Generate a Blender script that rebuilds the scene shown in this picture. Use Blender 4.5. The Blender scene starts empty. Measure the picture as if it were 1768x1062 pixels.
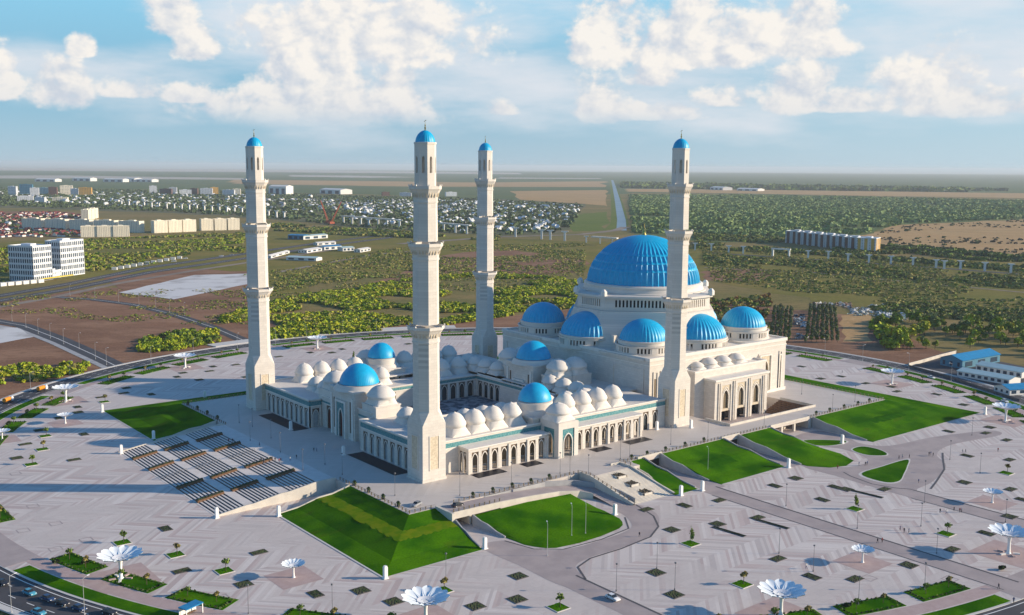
import bpy, bmesh, math, random
import numpy as np
from mathutils import Vector, Matrix
random.seed(7); RNG = np.random.default_rng(11)
R = math.radians; PI = math.pi
SC = bpy.context.scene; COL = SC.collection

# ------------------------------------------------------------------ camera, sky, sun, exposure
# world axes follow the mosque: x along its south side, y along its west side, z = 0 the terrace, z = -5 the plaza
FOC, PITCH, ROLL, YAW = 1781.647, .1363, .0071, .8963
EYE = np.array([-212.17, -316.55, 117.6])
_f = np.array([math.cos(YAW)*math.cos(PITCH), math.sin(YAW)*math.cos(PITCH), -math.sin(PITCH)])
_r = np.cross(_f, [0, 0, 1]); _r /= np.linalg.norm(_r); _u = np.cross(_r, _f)
_r, _u = math.cos(ROLL)*_r + math.sin(ROLL)*_u, -math.sin(ROLL)*_r + math.cos(ROLL)*_u
GZ = -5.0
def G(px, py, z=GZ):
    "surveyed point: photo pixel -> point on the level ground plane at height z"
    d = FOC*_f + (px-884)*_r - (py-531)*_u
    t = (z-EYE[2])/d[2]
    return (float(EYE[0]+t*d[0]), float(EYE[1]+t*d[1]))
def PX(x, y, z=GZ):
    d = np.array([x, y, z])-EYE; t = d @ _f
    return (884+FOC*(d @ _r)/t, 531-FOC*(d @ _u)/t)

cam = bpy.data.cameras.new('camera'); camo = bpy.data.objects.new('camera', cam); COL.objects.link(camo)
camo.matrix_world = Matrix(((_r[0], _u[0], -_f[0], EYE[0]), (_r[1], _u[1], -_f[1], EYE[1]), (_r[2], _u[2], -_f[2], EYE[2]), (0, 0, 0, 1)))
cam.sensor_width = 36; cam.lens = FOC/1768*36; cam.clip_start = 1; cam.clip_end = 90000
SC.camera = camo
SC.view_settings.view_transform = 'Standard'; SC.view_settings.look = 'None'
SC.view_settings.gamma = 1; SC.view_settings.exposure = .74
SUN_EL = R(17); SUN_DIR = np.array([.782*math.cos(SUN_EL), -.624*math.cos(SUN_EL), math.sin(SUN_EL)])
sun = bpy.data.lights.new('sun', 'SUN'); sun.energy = 4.1; sun.angle = R(.5); sun.color = (1, .83, .62)
suno = bpy.data.objects.new('sun', sun); COL.objects.link(suno)
suno.rotation_euler = Vector((-SUN_DIR[0], -SUN_DIR[1], -SUN_DIR[2])).to_track_quat('-Z', 'Y').to_euler()

class X:
    "tiny wrapper that turns python arithmetic into Math nodes"
    def __init__(s, nt, sock): s.nt, s.s = nt, sock
    def op(s, o, *a, clamp=False):
        n = s.nt.nodes.new('ShaderNodeMath'); n.operation = o; n.use_clamp = clamp
        for i, v in enumerate((s,)+a):
            if isinstance(v, X): s.nt.links.new(v.s, n.inputs[i])
            else: n.inputs[i].default_value = v
        return X(s.nt, n.outputs[0])
    def __add__(s, o): return s.op('ADD', o)
    __radd__ = __add__
    def __mul__(s, o): return s.op('MULTIPLY', o)
    __rmul__ = __mul__
    def __sub__(s, o): return s.op('SUBTRACT', o)
    def __rsub__(s, o): return (s*-1.0)+o
    def __truediv__(s, o): return s.op('DIVIDE', o)
    def sstep(s, a, b):
        n = s.nt.nodes.new('ShaderNodeMapRange'); n.interpolation_type = 'SMOOTHSTEP'
        s.nt.links.new(s.s, n.inputs[0]); n.inputs[1].default_value = a; n.inputs[2].default_value = b
        return X(s.nt, n.outputs[0])
def comb(nt, x, y, z=0.0):
    n = nt.nodes.new('ShaderNodeCombineXYZ')
    for i, v in enumerate((x, y, z)):
        if isinstance(v, X): nt.links.new(v.s, n.inputs[i])
        else: n.inputs[i].default_value = v
    return n.outputs[0]
def sep(nt, sock):
    n = nt.nodes.new('ShaderNodeSeparateXYZ'); nt.links.new(sock, n.inputs[0])
    return [X(nt, o) for o in n.outputs]
def noise(nt, vec, scale, detail=4, rough=.55, dist=0, dim='3D'):
    n = nt.nodes.new('ShaderNodeTexNoise'); n.noise_dimensions = dim
    if vec is not None: nt.links.new(vec, n.inputs['Vector'])
    n.inputs['Scale'].default_value = scale; n.inputs['Detail'].default_value = detail
    n.inputs['Roughness'].default_value = rough; n.inputs['Distortion'].default_value = dist
    return X(nt, n.outputs['Fac'])
def mix(nt, fac, a, b, mode='MIX'):
    n = nt.nodes.new('ShaderNodeMix'); n.data_type = 'RGBA'; n.blend_type = mode
    for k, v in ((0, fac), (6, a), (7, b)):
        if isinstance(v, X): nt.links.new(v.s, n.inputs[k])
        elif hasattr(v, 'is_linked'): nt.links.new(v, n.inputs[k])
        elif k == 0: n.inputs[0].default_value = v
        else: n.inputs[k].default_value = (*v[:3], 1)
    return n.outputs[2]

W = bpy.data.worlds.new('World'); SC.world = W; W.use_nodes = True
def build_world():
    nt = W.node_tree; nt.nodes.clear()
    out = nt.nodes.new('ShaderNodeOutputWorld'); bg = nt.nodes.new('ShaderNodeBackground')
    nt.links.new(bg.outputs[0], out.inputs[0]); bg.inputs[1].default_value = .08
    sky = nt.nodes.new('ShaderNodeTexSky'); sky.sky_type = 'NISHITA'; sky.sun_disc = False
    sky.sun_elevation = SUN_EL; sky.sun_rotation = math.atan2(SUN_DIR[0], SUN_DIR[1])
    sky.air_density = 1.0; sky.dust_density = .4; sky.ozone_density = 3.0
    tc = nt.nodes.new('ShaderNodeTexCoord')
    dx, dy, dz = sep(nt, tc.outputs['Generated'])
    fwd = dx*math.cos(YAW)+dy*math.sin(YAW); rgt = dx*math.sin(YAW)-dy*math.cos(YAW)
    az = rgt.op('ARCTAN2', fwd)*57.2958; el = dz.op('ARCSINE')*57.2958      # degrees from the mosque axis / above horizon
    def billow(ox, oy, det=7):
        v = comb(nt, az*.1+ox, el*.125+oy)
        vo = nt.nodes.new('ShaderNodeTexVoronoi'); vo.voronoi_dimensions = '2D'; vo.feature = 'F1'; vo.normalize = True
        nt.links.new(v, vo.inputs['Vector']); vo.inputs['Scale'].default_value = 3.6; vo.inputs['Detail'].default_value = 3; vo.inputs['Roughness'].default_value = .5
        return (1.0-X(nt, vo.outputs['Distance'])*1.25)*.42+noise(nt, v, 3.8, det, .60, .35)*.52+noise(nt, v, 15, 5, .62)*.24
    n1 = billow(0, 0); nS = billow(.06, .05, 3)
    nw = noise(nt, comb(nt, az*.05, el*.2), 1.7, 5, .55)
    def field(blobs, flat):
        D = None
        for (a, e, w, h, k) in blobs:
            q = (az-a)/w; t = (el-e)/h
            if flat: t = t.op('MAXIMUM', t*-4.5)            # flat base, rounded top
            d = ((1.0-(q*q+t*t))*k).op('MAXIMUM', -2.5)
            D = d if D is None else D.op('SMOOTH_MAX', d, .3)
        return D
    heaps = [(-11, 3.1, 4.0, 4.9, 1.15), (-10.8, 2.35, 7.2, 1.8, .8), (-6.3, 3.5, 1.7, 2.0, .9), (-18, 6.9, 1.7, 2.4, 1.0), (-16.8, 5.7, 1.3, 2.0, .9), (-8, 6.2, 6.5, 5.0, .8),
             (-26, 3.6, 1.2, 2.4, .75), (-23.5, 3.1, 1.7, 2.2, .85), (-22.3, 5.5, .8, 1.2, .9), (-28.3, 3.9, 1.3, .9, .8), (-20, 3.5, 1.5, 1.0, .6), (-17, 3.3, 1.6, .9, .6),
             (5.4, 6.0, 2.5, 3.8, 1.0), (10, 5.9, 4.2, 3.4, 1.0), (14.6, 6.3, 3.2, 3.4, 1.0), (7, 4.6, 1.6, 1.6, .7), (4.7, 2.8, 2.1, 2.1, .85), (7.4, 2.7, 2.8, .9, .75), (11.5, 3.4, 1.6, 1.1, .5),
             (15, 3.4, 2.1, 2.5, .95), (17.4, 3.1, 4.2, 1.1, .75), (21.6, 3.7, 2.9, 2.7, .9), (23.2, 2.9, 3.8, 1.4, .75), (27.2, 4.5, 1.8, .8, .8), (-.8, 2.9, .9, .7, .65)]
    veils = [(-7.5, 7.2, 10, 5.2, 1.0), (11, 5.0, 9, 3.6, .8), (24.5, 6.4, 8, 3.4, .75), (-1, 4.2, 8, 2.4, .7), (-20, 4.4, 7, 1.7, .5), (20, 3.6, 9, 1.6, .6)]
    hp = field(heaps, True)
    dens = hp*.66+(n1-.62)*3.0
    alpha = dens.sstep(-.10, .42)
    vd = field(veils, False)*.55+(nw-.48)*2.2
    valpha = vd.sstep(-.25, .7)*.85
    lit = ((n1-nS)*4.2+.56+dens.op('MINIMUM', .9)*.16).op('MULTIPLY', 1.0, clamp=True)*(el.sstep(2.0, 5.5)*.42+.58)
    ccol = mix(nt, lit, (4.6, 5.0, 5.6), (7.2, 6.85, 6.4))
    # clear air: pale at the horizon, azure above, paler on the sun side
    clear = mix(nt, el.sstep(-1.0, 4.0), (3.3, 4.4, 5.3), (1.9, 3.85, 5.25))
    clear = mix(nt, el.sstep(4, 10.5), clear, (2.1, 5.0, 6.8))
    clear = mix(nt, az.sstep(-8, 30)*.55, clear, (4.3, 5.6, 6.4))
    zen = mix(nt, 1.0, sky.outputs[0], (.62, 1.08, 1.36), 'MULTIPLY')
    base = mix(nt, el.sstep(9.5, 19), mix(nt, .9, sky.outputs[0], clear), zen)
    base = mix(nt, valpha*(1.0-el.sstep(12, 18)), base, (5.9, 6.05, 6.4))
    fin = mix(nt, alpha*el.sstep(1.7, 3.2)*.97, base, ccol)
    low = mix(nt, (el*-1.0).sstep(0.0, .3), fin, (2.4, 2.8, 2.9))
    nt.links.new(low, bg.inputs[0])
build_world()

# ------------------------------------------------------------------ materials
MAT = {}
def mat(name, c, rough=.75, c2=None, nscale=.3, spec=.3, metal=0, bump=0, bscale=2., attr=None, dtl=5, lo=.35, hi=.65):
    m = bpy.data.materials.new(name); m.use_nodes = True; nt = m.node_tree; b = nt.nodes['Principled BSDF']
    b.inputs['Roughness'].default_value = rough; b.inputs['Metallic'].default_value = metal
    b.inputs['Specular IOR Level'].default_value = spec
    col = None
    tc = nt.nodes.new('ShaderNodeTexCoord')
    if c2:
        f = noise(nt, tc.outputs['Object'], nscale, dtl).sstep(lo, hi)
        col = mix(nt, f, c, c2)
    if attr:
        a = nt.nodes.new('ShaderNodeAttribute'); a.attribute_name = attr
        col = mix(nt, 1.0, col if col else c, a.outputs['Color'], 'MULTIPLY')
    if col: nt.links.new(col, b.inputs['Base Color'])
    else: b.inputs['Base Color'].default_value = (*c, 1)
    if bump:
        bn = nt.nodes.new('ShaderNodeBump'); bn.inputs['Strength'].default_value = bump
        nt.links.new(noise(nt, tc.outputs['Object'], bscale, 4).s, bn.inputs['Height']); nt.links.new(bn.outputs[0], b.inputs['Normal'])
    MAT[name] = m; return m
def stone(name, c, course=1.1, blockw=2.2, amt=.10):
    "cut stone cladding: courses and faintly different slabs"
    m = bpy.data.materials.new(name); m.use_nodes = True; nt = m.node_tree; b = nt.nodes['Principled BSDF']
    b.inputs['Roughness'].default_value = .7; b.inputs['Specular IOR Level'].default_value = .25
    tc = nt.nodes.new('ShaderNodeTexCoord'); x, y, z = sep(nt, tc.outputs['Object'])
    v = comb(nt, (x+y*1.0)/1.0, z)
    br = nt.nodes.new('ShaderNodeTexBrick'); nt.links.new(v, br.inputs['Vector'])
    br.inputs['Scale'].default_value = 1; br.inputs['Brick Width'].default_value = blockw; br.inputs['Row Height'].default_value = course
    br.inputs['Mortar Size'].default_value = .035; br.inputs['Mortar Smooth'].default_value = .4
    br.inputs['Color1'].default_value = (*c, 1); br.inputs['Color2'].default_value = (*[k*(1-amt) for k in c], 1)
    br.inputs['Mortar'].default_value = (*[k*(1-2.6*amt) for k in c], 1)
    st = noise(nt, comb(nt, (x+y)*1.0, z*.25), .35, 5).sstep(.3, .8)
    col = mix(nt, st*.30, br.outputs['Color'], [k*.72 for k in c])
    nt.links.new(col, b.inputs['Base Color']); MAT[name] = m
def paving(name, tones, big=1.0, zig=1.0, offs=0.):
    "grey and rose pavers laid in long chevrons"
    m = bpy.data.materials.new(name); m.use_nodes = True; nt = m.node_tree; b = nt.nodes['Principled BSDF']
    b.inputs['Roughness'].default_value = .62; b.inputs['Specular IOR Level'].default_value = .35
    tc = nt.nodes.new('ShaderNodeTexCoord'); x, y, z = sep(nt, tc.outputs['Object'])
    p = 11.0*big
    tri = y.op('PINGPONG', p)
    s = (x+tri+offs)/(1.35*big)
    cell = s.op('FLOOR')
    wn = nt.nodes.new('ShaderNodeTexWhiteNoise'); wn.noise_dimensions = '2D'
    nt.links.new(comb(nt, cell, (y/(p)).op('FLOOR')*zig), wn.inputs['Vector'])
    w = X(nt, wn.outputs['Value'])
    area = noise(nt, comb(nt, (x/9).op('FLOOR')*9, (y/9).op('FLOOR')*9), .021, 2).sstep(.36, .54)
    ramp = nt.nodes.new('ShaderNodeValToRGB'); nt.links.new(w.s, ramp.inputs[0])
    el = ramp.color_ramp.elements; ramp.color_ramp.interpolation = 'CONSTANT'
    for i, t in enumerate(tones):
        e = el[i] if i < 2 else el.new(i/len(tones))
        e.position = i/len(tones); e.color = (*t, 1)
    br = nt.nodes.new('ShaderNodeTexBrick'); nt.links.new(comb(nt, x, y), br.inputs['Vector']); br.inputs['Scale'].default_value = 1
    br.inputs['Brick Width'].default_value = 6.5; br.inputs['Row Height'].default_value = 2.9; br.inputs['Mortar Size'].default_value = .05
    br.inputs['Color1'].default_value = (*tones[0], 1); br.inputs['Color2'].default_value = (*[k*.93 for k in tones[0]], 1); br.inputs['Mortar'].default_value = (*[k*.8 for k in tones[0]], 1)
    col = mix(nt, area*.58+.06, br.outputs['Color'], ramp.outputs['Color'])
    gr = noise(nt, comb(nt, x, y), .035, 6).sstep(.35, .75)
    col = mix(nt, gr*.16, col, [k*.62 for k in tones[0]])
    fine = noise(nt, comb(nt, x, y), 1.1, 3).sstep(.3, .75)
    col = mix(nt, fine*.07, col, (.25, .23, .23))
    nt.links.new(col, b.inputs['Base Color']); MAT[name] = m
stone('stone', (.69, .64, .575), 1.1, 2.2, .11); stone('stone_plain', (.70, .65, .585), 2.2, 5, .07)
stone('dome_white', (.74, .695, .635), 1.3, 2.0, .06)
mat('trim', (.76, .715, .65), .65, (.70, .655, .595), .4); mat('carved', (.52, .43, .31), .8, (.66, .57, .43), 1.6, bump=.6, bscale=2.2)
mat('roof', (.70, .66, .60), .8, (.62, .58, .54), .12)
mat('blue', (.0, .34, .62), .44, (.002, .39, .68), .5, spec=.4)
mat('tile', (.045, .20, .225), .45, (.12, .29, .30), 1.3, spec=.4, lo=.42, hi=.58)
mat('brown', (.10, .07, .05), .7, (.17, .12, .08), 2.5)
mat('glass', (.035, .045, .05), .12, spec=.6); mat('bronze', (.22, .17, .10), .35, (.12, .09, .06), 3, spec=.5)
mat('door', (.10, .02, .018), .5); mat('gold', (.75, .50, .14), .3, metal=1)
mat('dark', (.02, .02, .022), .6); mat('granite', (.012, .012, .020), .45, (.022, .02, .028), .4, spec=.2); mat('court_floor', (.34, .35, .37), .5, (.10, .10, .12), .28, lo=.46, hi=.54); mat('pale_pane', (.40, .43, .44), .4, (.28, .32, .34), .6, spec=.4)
paving('plaza_paving', [(.60, .53, .49), (.63, .565, .53), (.53, .41, .38), (.65, .58, .54), (.44, .33, .31), (.72, .66, .62), (.48, .42, .40)])
paving('terrace_paving', [(.58, .52, .47), (.59, .535, .49), (.55, .495, .445), (.61, .555, .51)], 1.6)
mat('road_paving', (.41, .345, .33), .7, (.35, .295, .285), .15); mat('rose_paving', (.46, .35, .33), .7, (.42, .31, .29), .5)
mat('kerb', (.58, .56, .53), .75); mat('edging', (.10, .095, .10), .7)
mat('concrete', (.62, .575, .50), .8, (.54, .50, .44), .25); mat('concrete_grey', (.40, .40, .40), .85, (.33, .33, .34), .2)
mat('slab', (.62, .61, .60), .85, (.36, .34, .33), .035, lo=.48, hi=.72); mat('asphalt', (.055, .055, .062), .8, (.075, .073, .08), .08); mat('paint', (.78, .78, .76), .7)
mat('dirt_road', (.20, .16, .13), .9, (.27, .22, .18), .03)
def lawn_mat():
    m = bpy.data.materials.new('lawn'); m.use_nodes = True; nt = m.node_tree; b = nt.nodes['Principled BSDF']
    b.inputs['Roughness'].default_value = .95; b.inputs['Specular IOR Level'].default_value = .0
    tc = nt.nodes.new('ShaderNodeTexCoord'); x, y, z = sep(nt, tc.outputs['Object'])
    a = noise(nt, comb(nt, x, y), .055, 5).sstep(.36, .62)
    col = mix(nt, a, (.022, .110, .001), (.078, .215, .002))
    w = noise(nt, comb(nt, x*.3, y), .16, 4).sstep(.58, .72)
    col = mix(nt, w*.55, col, (.085, .115, .010))
    st = (x*.55+y*.12).op('SINE')*.5+.5; col = mix(nt, st*.16, col, (.030, .105, .002))
    pt = noise(nt, comb(nt, x, y), .02, 2).sstep(.56, .60); col = mix(nt, pt*.35, col, (.014, .075, .002))
    f = noise(nt, comb(nt, x, y), 1.6, 4).sstep(.3, .7)
    col = mix(nt, f*.35, col, (.006, .036, .002))
    nt.links.new(col, b.inputs['Base Color']); MAT['lawn'] = m
    bn = nt.nodes.new('ShaderNodeBump'); bn.inputs['Strength'].default_value = .5
    nt.links.new(f.s, bn.inputs['Height']); nt.links.new(bn.outputs[0], b.inputs['Normal'])
lawn_mat()
mat('worn_grass', (.085, .175, .004), .95, (.15, .20, .008), .3, spec=.0)
mat('dark_grass', (.014, .080, .002), .95, (.024, .10, .002), .35, spec=.0); mat('soil', (.055, .042, .032), .95, (.09, .075, .04), .9); mat('soil_bed', (.05, .045, .03), .95, (.045, .07, .02), 1.2, lo=.4, hi=.6)
mat('white_paint', (.80, .80, .78), .5); mat('white_metal', (.75, .76, .78), .35, spec=.5); mat('pole', (.16, .16, .17), .5); mat('pole_light', (.42, .42, .42), .5)
mat('petal', (.80, .86, .90), .35, spec=.5); mat('tyre', (.02, .02, .02), .8); mat('car_glass', (.02, .025, .03), .08, spec=.6)
mat('wood', (.20, .11, .06), .8, (.13, .07, .04), 2); mat('step', (.70, .65, .61), .7, (.63, .58, .54), .3); mat('step_dark', (.055, .042, .045), .6)
mat('bark', (.10, .07, .05), .9); mat('leaf', (1, 1, 1), .75, attr='col', spec=.15); mat('needle', (.02, .045, .018), .9, (.012, .03, .012), 2)
mat('water', (.20, .30, .36), .45, (.15, .24, .30), .01, spec=.4)
mat('steel_blue', (.015, .20, .42), .5, (.02, .24, .48), .5); mat('steel_pale', (.42, .58, .58), .55, (.48, .62, .62), .4); mat('wall_white', (.70, .69, .66), .7); mat('wall_blue', (.06, .20, .30), .7)
mat('crane', (.40, .09, .04), .6); mat('cream_wall', (.84, .76, .60), .8); mat('flat_wall', (.55, .57, .58), .8); mat('flat_brown', (.16, .09, .07), .8); mat('flat_orange', (.62, .36, .08), .8)
mat('tower_white', (.66, .68, .70), .6); mat('tower_glass', (.02, .05, .09), .25, spec=.4); mat('yellow', (.62, .48, .05), .6); mat('orange', (.65, .25, .02), .5)
for nm, c in (('car_white', (.78, .78, .78)), ('car_dark', (.025, .027, .035)), ('car_blue', (.03, .06, .14)), ('car_teal', (.08, .33, .46)), ('car_grey', (.30, .31, .33)), ('car_red', (.3, .03, .02))): mat(nm, c, .25, spec=.6)
for nm, c in (('skin', (.45, .28, .20)), ('cloth_dark', (.03, .03, .04)), ('cloth_blue', (.05, .08, .18)), ('cloth_light', (.5, .48, .45)), ('cloth_red', (.30, .05, .05)), ('hair', (.02, .015, .01))): mat(nm, c, .8)
def ground_mat(name, cols, s1=.004, s2=.02, streak=1.0, s3=.16):
    "three earth or grass tones in patches, a fine speckle on top"
    m = bpy.data.materials.new(name); m.use_nodes = True; nt = m.node_tree; b = nt.nodes['Principled BSDF']
    b.inputs['Roughness'].default_value = .95; b.inputs['Specular IOR Level'].default_value = .05
    tc = nt.nodes.new('ShaderNodeTexCoord'); x, y, z = sep(nt, tc.outputs['Object'])
    # streaks run along the image of the old field strips, roughly NW-SE
    ux = x*.78-y*.62; uy = x*.62+y*.78
    v = comb(nt, ux*streak, uy)
    a = noise(nt, v, s1, 6, .6).sstep(.40, .60); c = noise(nt, v, s2, 6, .62).sstep(.42, .64); d = noise(nt, v, s3, 5, .65).sstep(.44, .72)
    col = mix(nt, a, cols[0], cols[1]); col = mix(nt, c*.75, col, cols[2]); col = mix(nt, d*.7, col, cols[3])
    e = noise(nt, comb(nt, ux, uy), s3*3.1, 3, .6).sstep(.42, .7); col = mix(nt, e*.45, col, [k*1.55 for k in cols[0]])
    nt.links.new(col, b.inputs['Base Color']); MAT[name] = m
ground_mat('steppe', [(0.202, 0.162, 0.061), (0.150, 0.151, 0.048), (0.290, 0.200, 0.091), (0.079, 0.085, 0.031)], .0016, .008, .45)
ground_mat('meadow', [(0.187, 0.165, 0.041), (0.240, 0.180, 0.055), (0.133, 0.141, 0.032), (0.090, 0.086, 0.024)], .004, .018, .4)
ground_mat('dirt', [(0.247, 0.135, 0.084), (0.192, 0.105, 0.068), (0.333, 0.198, 0.126), (0.151, 0.085, 0.052)], .010, .03, .5, .2)
ground_mat('tan_field', [(0.431, 0.271, 0.129), (0.374, 0.251, 0.123), (0.475, 0.317, 0.157), (0.245, 0.179, 0.078)], .004, .02, .5)
ground_mat('wood_floor', [(0.084, 0.126, 0.047), (0.105, 0.152, 0.053), (0.158, 0.158, 0.055), (0.063, 0.095, 0.034)], .004, .02)
ground_mat('town_ground', [(0.137, 0.138, 0.072), (0.100, 0.116, 0.065), (0.218, 0.170, 0.115), (0.064, 0.082, 0.050)], .006, .02)
ground_mat('bright_meadow', [(.13, .17, .03), (.10, .15, .03), (.15, .17, .05), (.07, .10, .02)], .006, .02)
ground_mat('salt', [(.46, .42, .37), (.40, .37, .32), (.33, .31, .26), (.38, .35, .30)], .0008, .004, .2)
ground_mat('far_green', [(0.102, 0.138, 0.055), (0.120, 0.144, 0.060), (0.078, 0.120, 0.055), (0.060, 0.096, 0.045)], .0006, .003, .2)

# ------------------------------------------------------------------ helpers
def wl(o):
    v = Vector((0, 0, 0))
    while o: v = v+o.location; o = o.parent
    return v
def tag(o, label=None, cat=None, group=None, kind=None):
    if label: o['label'] = label
    if cat: o['category'] = cat
    if group: o['group'] = group
    if kind: o['kind'] = kind
    return o
def thing(name, label, cat, loc=(0, 0, 0), rz=0, group=None):
    o = bpy.data.objects.new(name, None); COL.objects.link(o); o.empty_display_size = .5
    o.location = loc; o.rotation_euler = (0, 0, rz)
    return tag(o, label, cat, group)
class MB:
    def __init__(s): s.v = []; s.f = []; s.m = []; s.cur = 0
    def face(s, pts):
        i = len(s.v); s.v += [tuple(map(float, p)) for p in pts]; s.f.append(tuple(range(i, i+len(pts)))); s.m.append(s.cur)
    def grid(s, rows, closed=False):
        i = len(s.v); n = len(rows[0])
        for r_ in rows: s.v += [tuple(map(float, p)) for p in r_]
        for a in range(len(rows)-1):
            for b in range(n if closed else n-1):
                c = (b+1) % n
                s.f.append((i+a*n+b, i+a*n+c, i+(a+1)*n+c, i+(a+1)*n+b)); s.m.append(s.cur)
    def box(s, x0, x1, y0, y1, z0, z1, T=None):
        p = [(x0, y0, z0), (x1, y0, z0), (x1, y1, z0), (x0, y1, z0), (x0, y0, z1), (x1, y0, z1), (x1, y1, z1), (x0, y1, z1)]
        if T: p = [T(*q) for q in p]
        i = len(s.v); s.v += [tuple(map(float, q)) for q in p]
        for f in ((3, 2, 1, 0), (4, 5, 6, 7), (0, 1, 5, 4), (1, 2, 6, 5), (2, 3, 7, 6), (3, 0, 4, 7)): s.f.append(tuple(i+k for k in f)); s.m.append(s.cur)
    def prism(s, poly, z0, z1, T=None, bottom=True):
        n = len(poly)
        a = [(x, y, z0) for x, y in poly]; b = [(x, y, z1) for x, y in poly]
        if T: a = [T(*q) for q in a]; b = [T(*q) for q in b]
        i = len(s.v); s.v += [tuple(map(float, q)) for q in a+b]
        s.f.append(tuple(i+n+k for k in range(n))); s.m.append(s.cur)
        if bottom: s.f.append(tuple(i+k for k in reversed(range(n)))); s.m.append(s.cur)
        for k in range(n): s.f.append((i+k, i+(k+1) % n, i+n+(k+1) % n, i+n+k)); s.m.append(s.cur)
    def lathe(s, cx, cy, prof, n=24, a0=0., a1=2*PI, mod=None, cap=True):
        full = abs(a1-a0-2*PI) < 1e-6; cnt = n if full else n+1
        rows = []
        for (r_, z) in prof:
            row = []
            for k in range(cnt):
                t = a0+(a1-a0)*k/n
                q = r_*(mod(t, r_, z) if mod else 1)
                row.append((cx+q*math.cos(t), cy+q*math.sin(t), z))
            rows.append(row)
        s.grid(rows, full)
        if cap and full:
            for row, rev in ((rows[0], True), (rows[-1], False)): s.face(row[::-1] if rev else row)
    def ngon(s, cx, cy, apo, n, rot, prof, cap=True):
        "regular polygon tower; prof = (apothem factor, z)"
        c = 1/math.cos(PI/n)
        rows = [[(cx+apo*q*c*math.cos(rot+2*PI*k/n), cy+apo*q*c*math.sin(rot+2*PI*k/n), z) for k in range(n)] for q, z in prof]
        s.grid(rows, True)
        if cap: s.face(rows[0][::-1]); s.face(rows[-1])
    def tube(s, p, q, r0, r1=None, n=6):
        p = Vector(p); q = Vector(q); d = (q-p).normalized(); a = d.orthogonal().normalized(); b = d.cross(a); r1 = r0 if r1 is None else r1
        ra = [p+(a*math.cos(2*PI*k/n)+b*math.sin(2*PI*k/n))*r0 for k in range(n)]; rb = [q+(a*math.cos(2*PI*k/n)+b*math.sin(2*PI*k/n))*r1 for k in range(n)]
        s.grid([ra, rb], True); s.face(ra[::-1]); s.face(rb)
    def build(s, name, mats, parent=None, smooth=None, loc=None):
        me = bpy.data.meshes.new(name); me.from_pydata(s.v, [], s.f)
        if not isinstance(mats, (list, tuple)): mats = [mats]
        for k in mats: me.materials.append(MAT[k])
        if len(mats) > 1: me.polygons.foreach_set('material_index', s.m)
        if smooth:
            bm = bmesh.new(); bm.from_mesh(me); bmesh.ops.remove_doubles(bm, verts=bm.verts, dist=1e-4)
            bmesh.ops.recalc_face_normals(bm, faces=bm.faces); bm.to_mesh(me); bm.free()
            me.polygons.foreach_set('use_smooth', [True]*len(me.polygons)); me.set_sharp_from_angle(angle=R(smooth))
        else:
            bm = bmesh.new(); bm.from_mesh(me); bmesh.ops.recalc_face_normals(bm, faces=bm.faces); bm.to_mesh(me); bm.free()
        o = bpy.data.objects.new(name, me); COL.objects.link(o)
        if parent is not None:
            o.parent = parent; o.location = loc if loc is not None else -wl(parent)
        elif loc is not None: o.location = loc
        return o
KIDS = {}
def copy_tree(o, parent=None):
    c = o.copy(); COL.objects.link(c)
    if parent is not None: c.parent = parent
    if o.name not in KIDS: KIDS[o.name] = list(o.children)
    for ch in KIDS[o.name]: copy_tree(ch, c)
    return c
def place(o, loc, rz=0, label=None, scale=None, first=False, group=None):
    c = o if first else copy_tree(o)
    c.location = loc; c.rotation_euler = (0, 0, rz)
    if scale: c.scale = (scale,)*3 if not isinstance(scale, tuple) else scale
    if label: c['label'] = label
    if group: c['group'] = group
    return c
def structure(name, mb, m, smooth=None): return tag(mb.build(name, m, smooth=smooth), kind='structure')
def sheet(name, pts, z, m, thick=0):
    mb = MB()
    if thick: mb.prism(pts, z-thick, z)
    else: mb.face([(x, y, z) for x, y in pts])
    return structure(name, mb, m)
def strip(pts, w0, w1, z):
    "quad strip beside a polyline; w0,w1 offsets left/right"
    mb = MB(); rows = []
    for i, p in enumerate(pts):
        a = Vector(pts[max(0, i-1)]); b = Vector(pts[min(len(pts)-1, i+1)]); d = (b-a).normalized(); n = Vector((-d.y, d.x))
        zz = p[2] if len(p) > 2 else z
        rows.append([(p[0]+n.x*w0, p[1]+n.y*w0, zz), (p[0]+n.x*w1, p[1]+n.y*w1, zz)])
    mb.grid(rows); return mb
def wob(pts, amp, n=6):
    "roughen a polygon outline so a field edge does not look ruled"
    out = []
    for i, p in enumerate(pts):
        q = pts[(i+1) % len(pts)]
        for k in range(n):
            t = k/n; L = math.hypot(q[0]-p[0], q[1]-p[1]); a = min(amp, L*.08)
            out.append((p[0]+(q[0]-p[0])*t+random.uniform(-a, a)*(k > 0), p[1]+(q[1]-p[1])*t+random.uniform(-a, a)*(k > 0)))
    return out
def rounded(pts, n=6):
    "Catmull-Rom closed curve through points"
    out = []; m = len(pts)
    for i in range(m):
        p0, p1, p2, p3 = (np.array(pts[(i+k-1) % m][:2]) for k in range(4))
        for k in range(n):
            t = k/n
            out.append(tuple(.5*((2*p1)+(-p0+p2)*t+(2*p0-5*p1+4*p2-p3)*t*t+(-p0+3*p1-3*p2+p3)*t**3)))
    return out
def arc_pts(r_, a0, a1, n, c=(110, 72)): return [(c[0]+r_*math.cos(R(a0+(a1-a0)*k/n)), c[1]+r_*math.sin(R(a0+(a1-a0)*k/n))) for k in range(n+1)]
def GL(pts, z=GZ): return [G(a, b, z) for a, b in pts]
NLAB = {}
def lab(base, key, words=('nearest', 'second nearest', 'third nearest', 'fourth nearest', 'fifth nearest', 'sixth nearest', 'seventh nearest', 'eighth nearest', 'ninth nearest', 'tenth nearest')):
    k = NLAB.get((base, key), 0); NLAB[(base, key)] = k+1
    return words[min(k, 9)]

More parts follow.
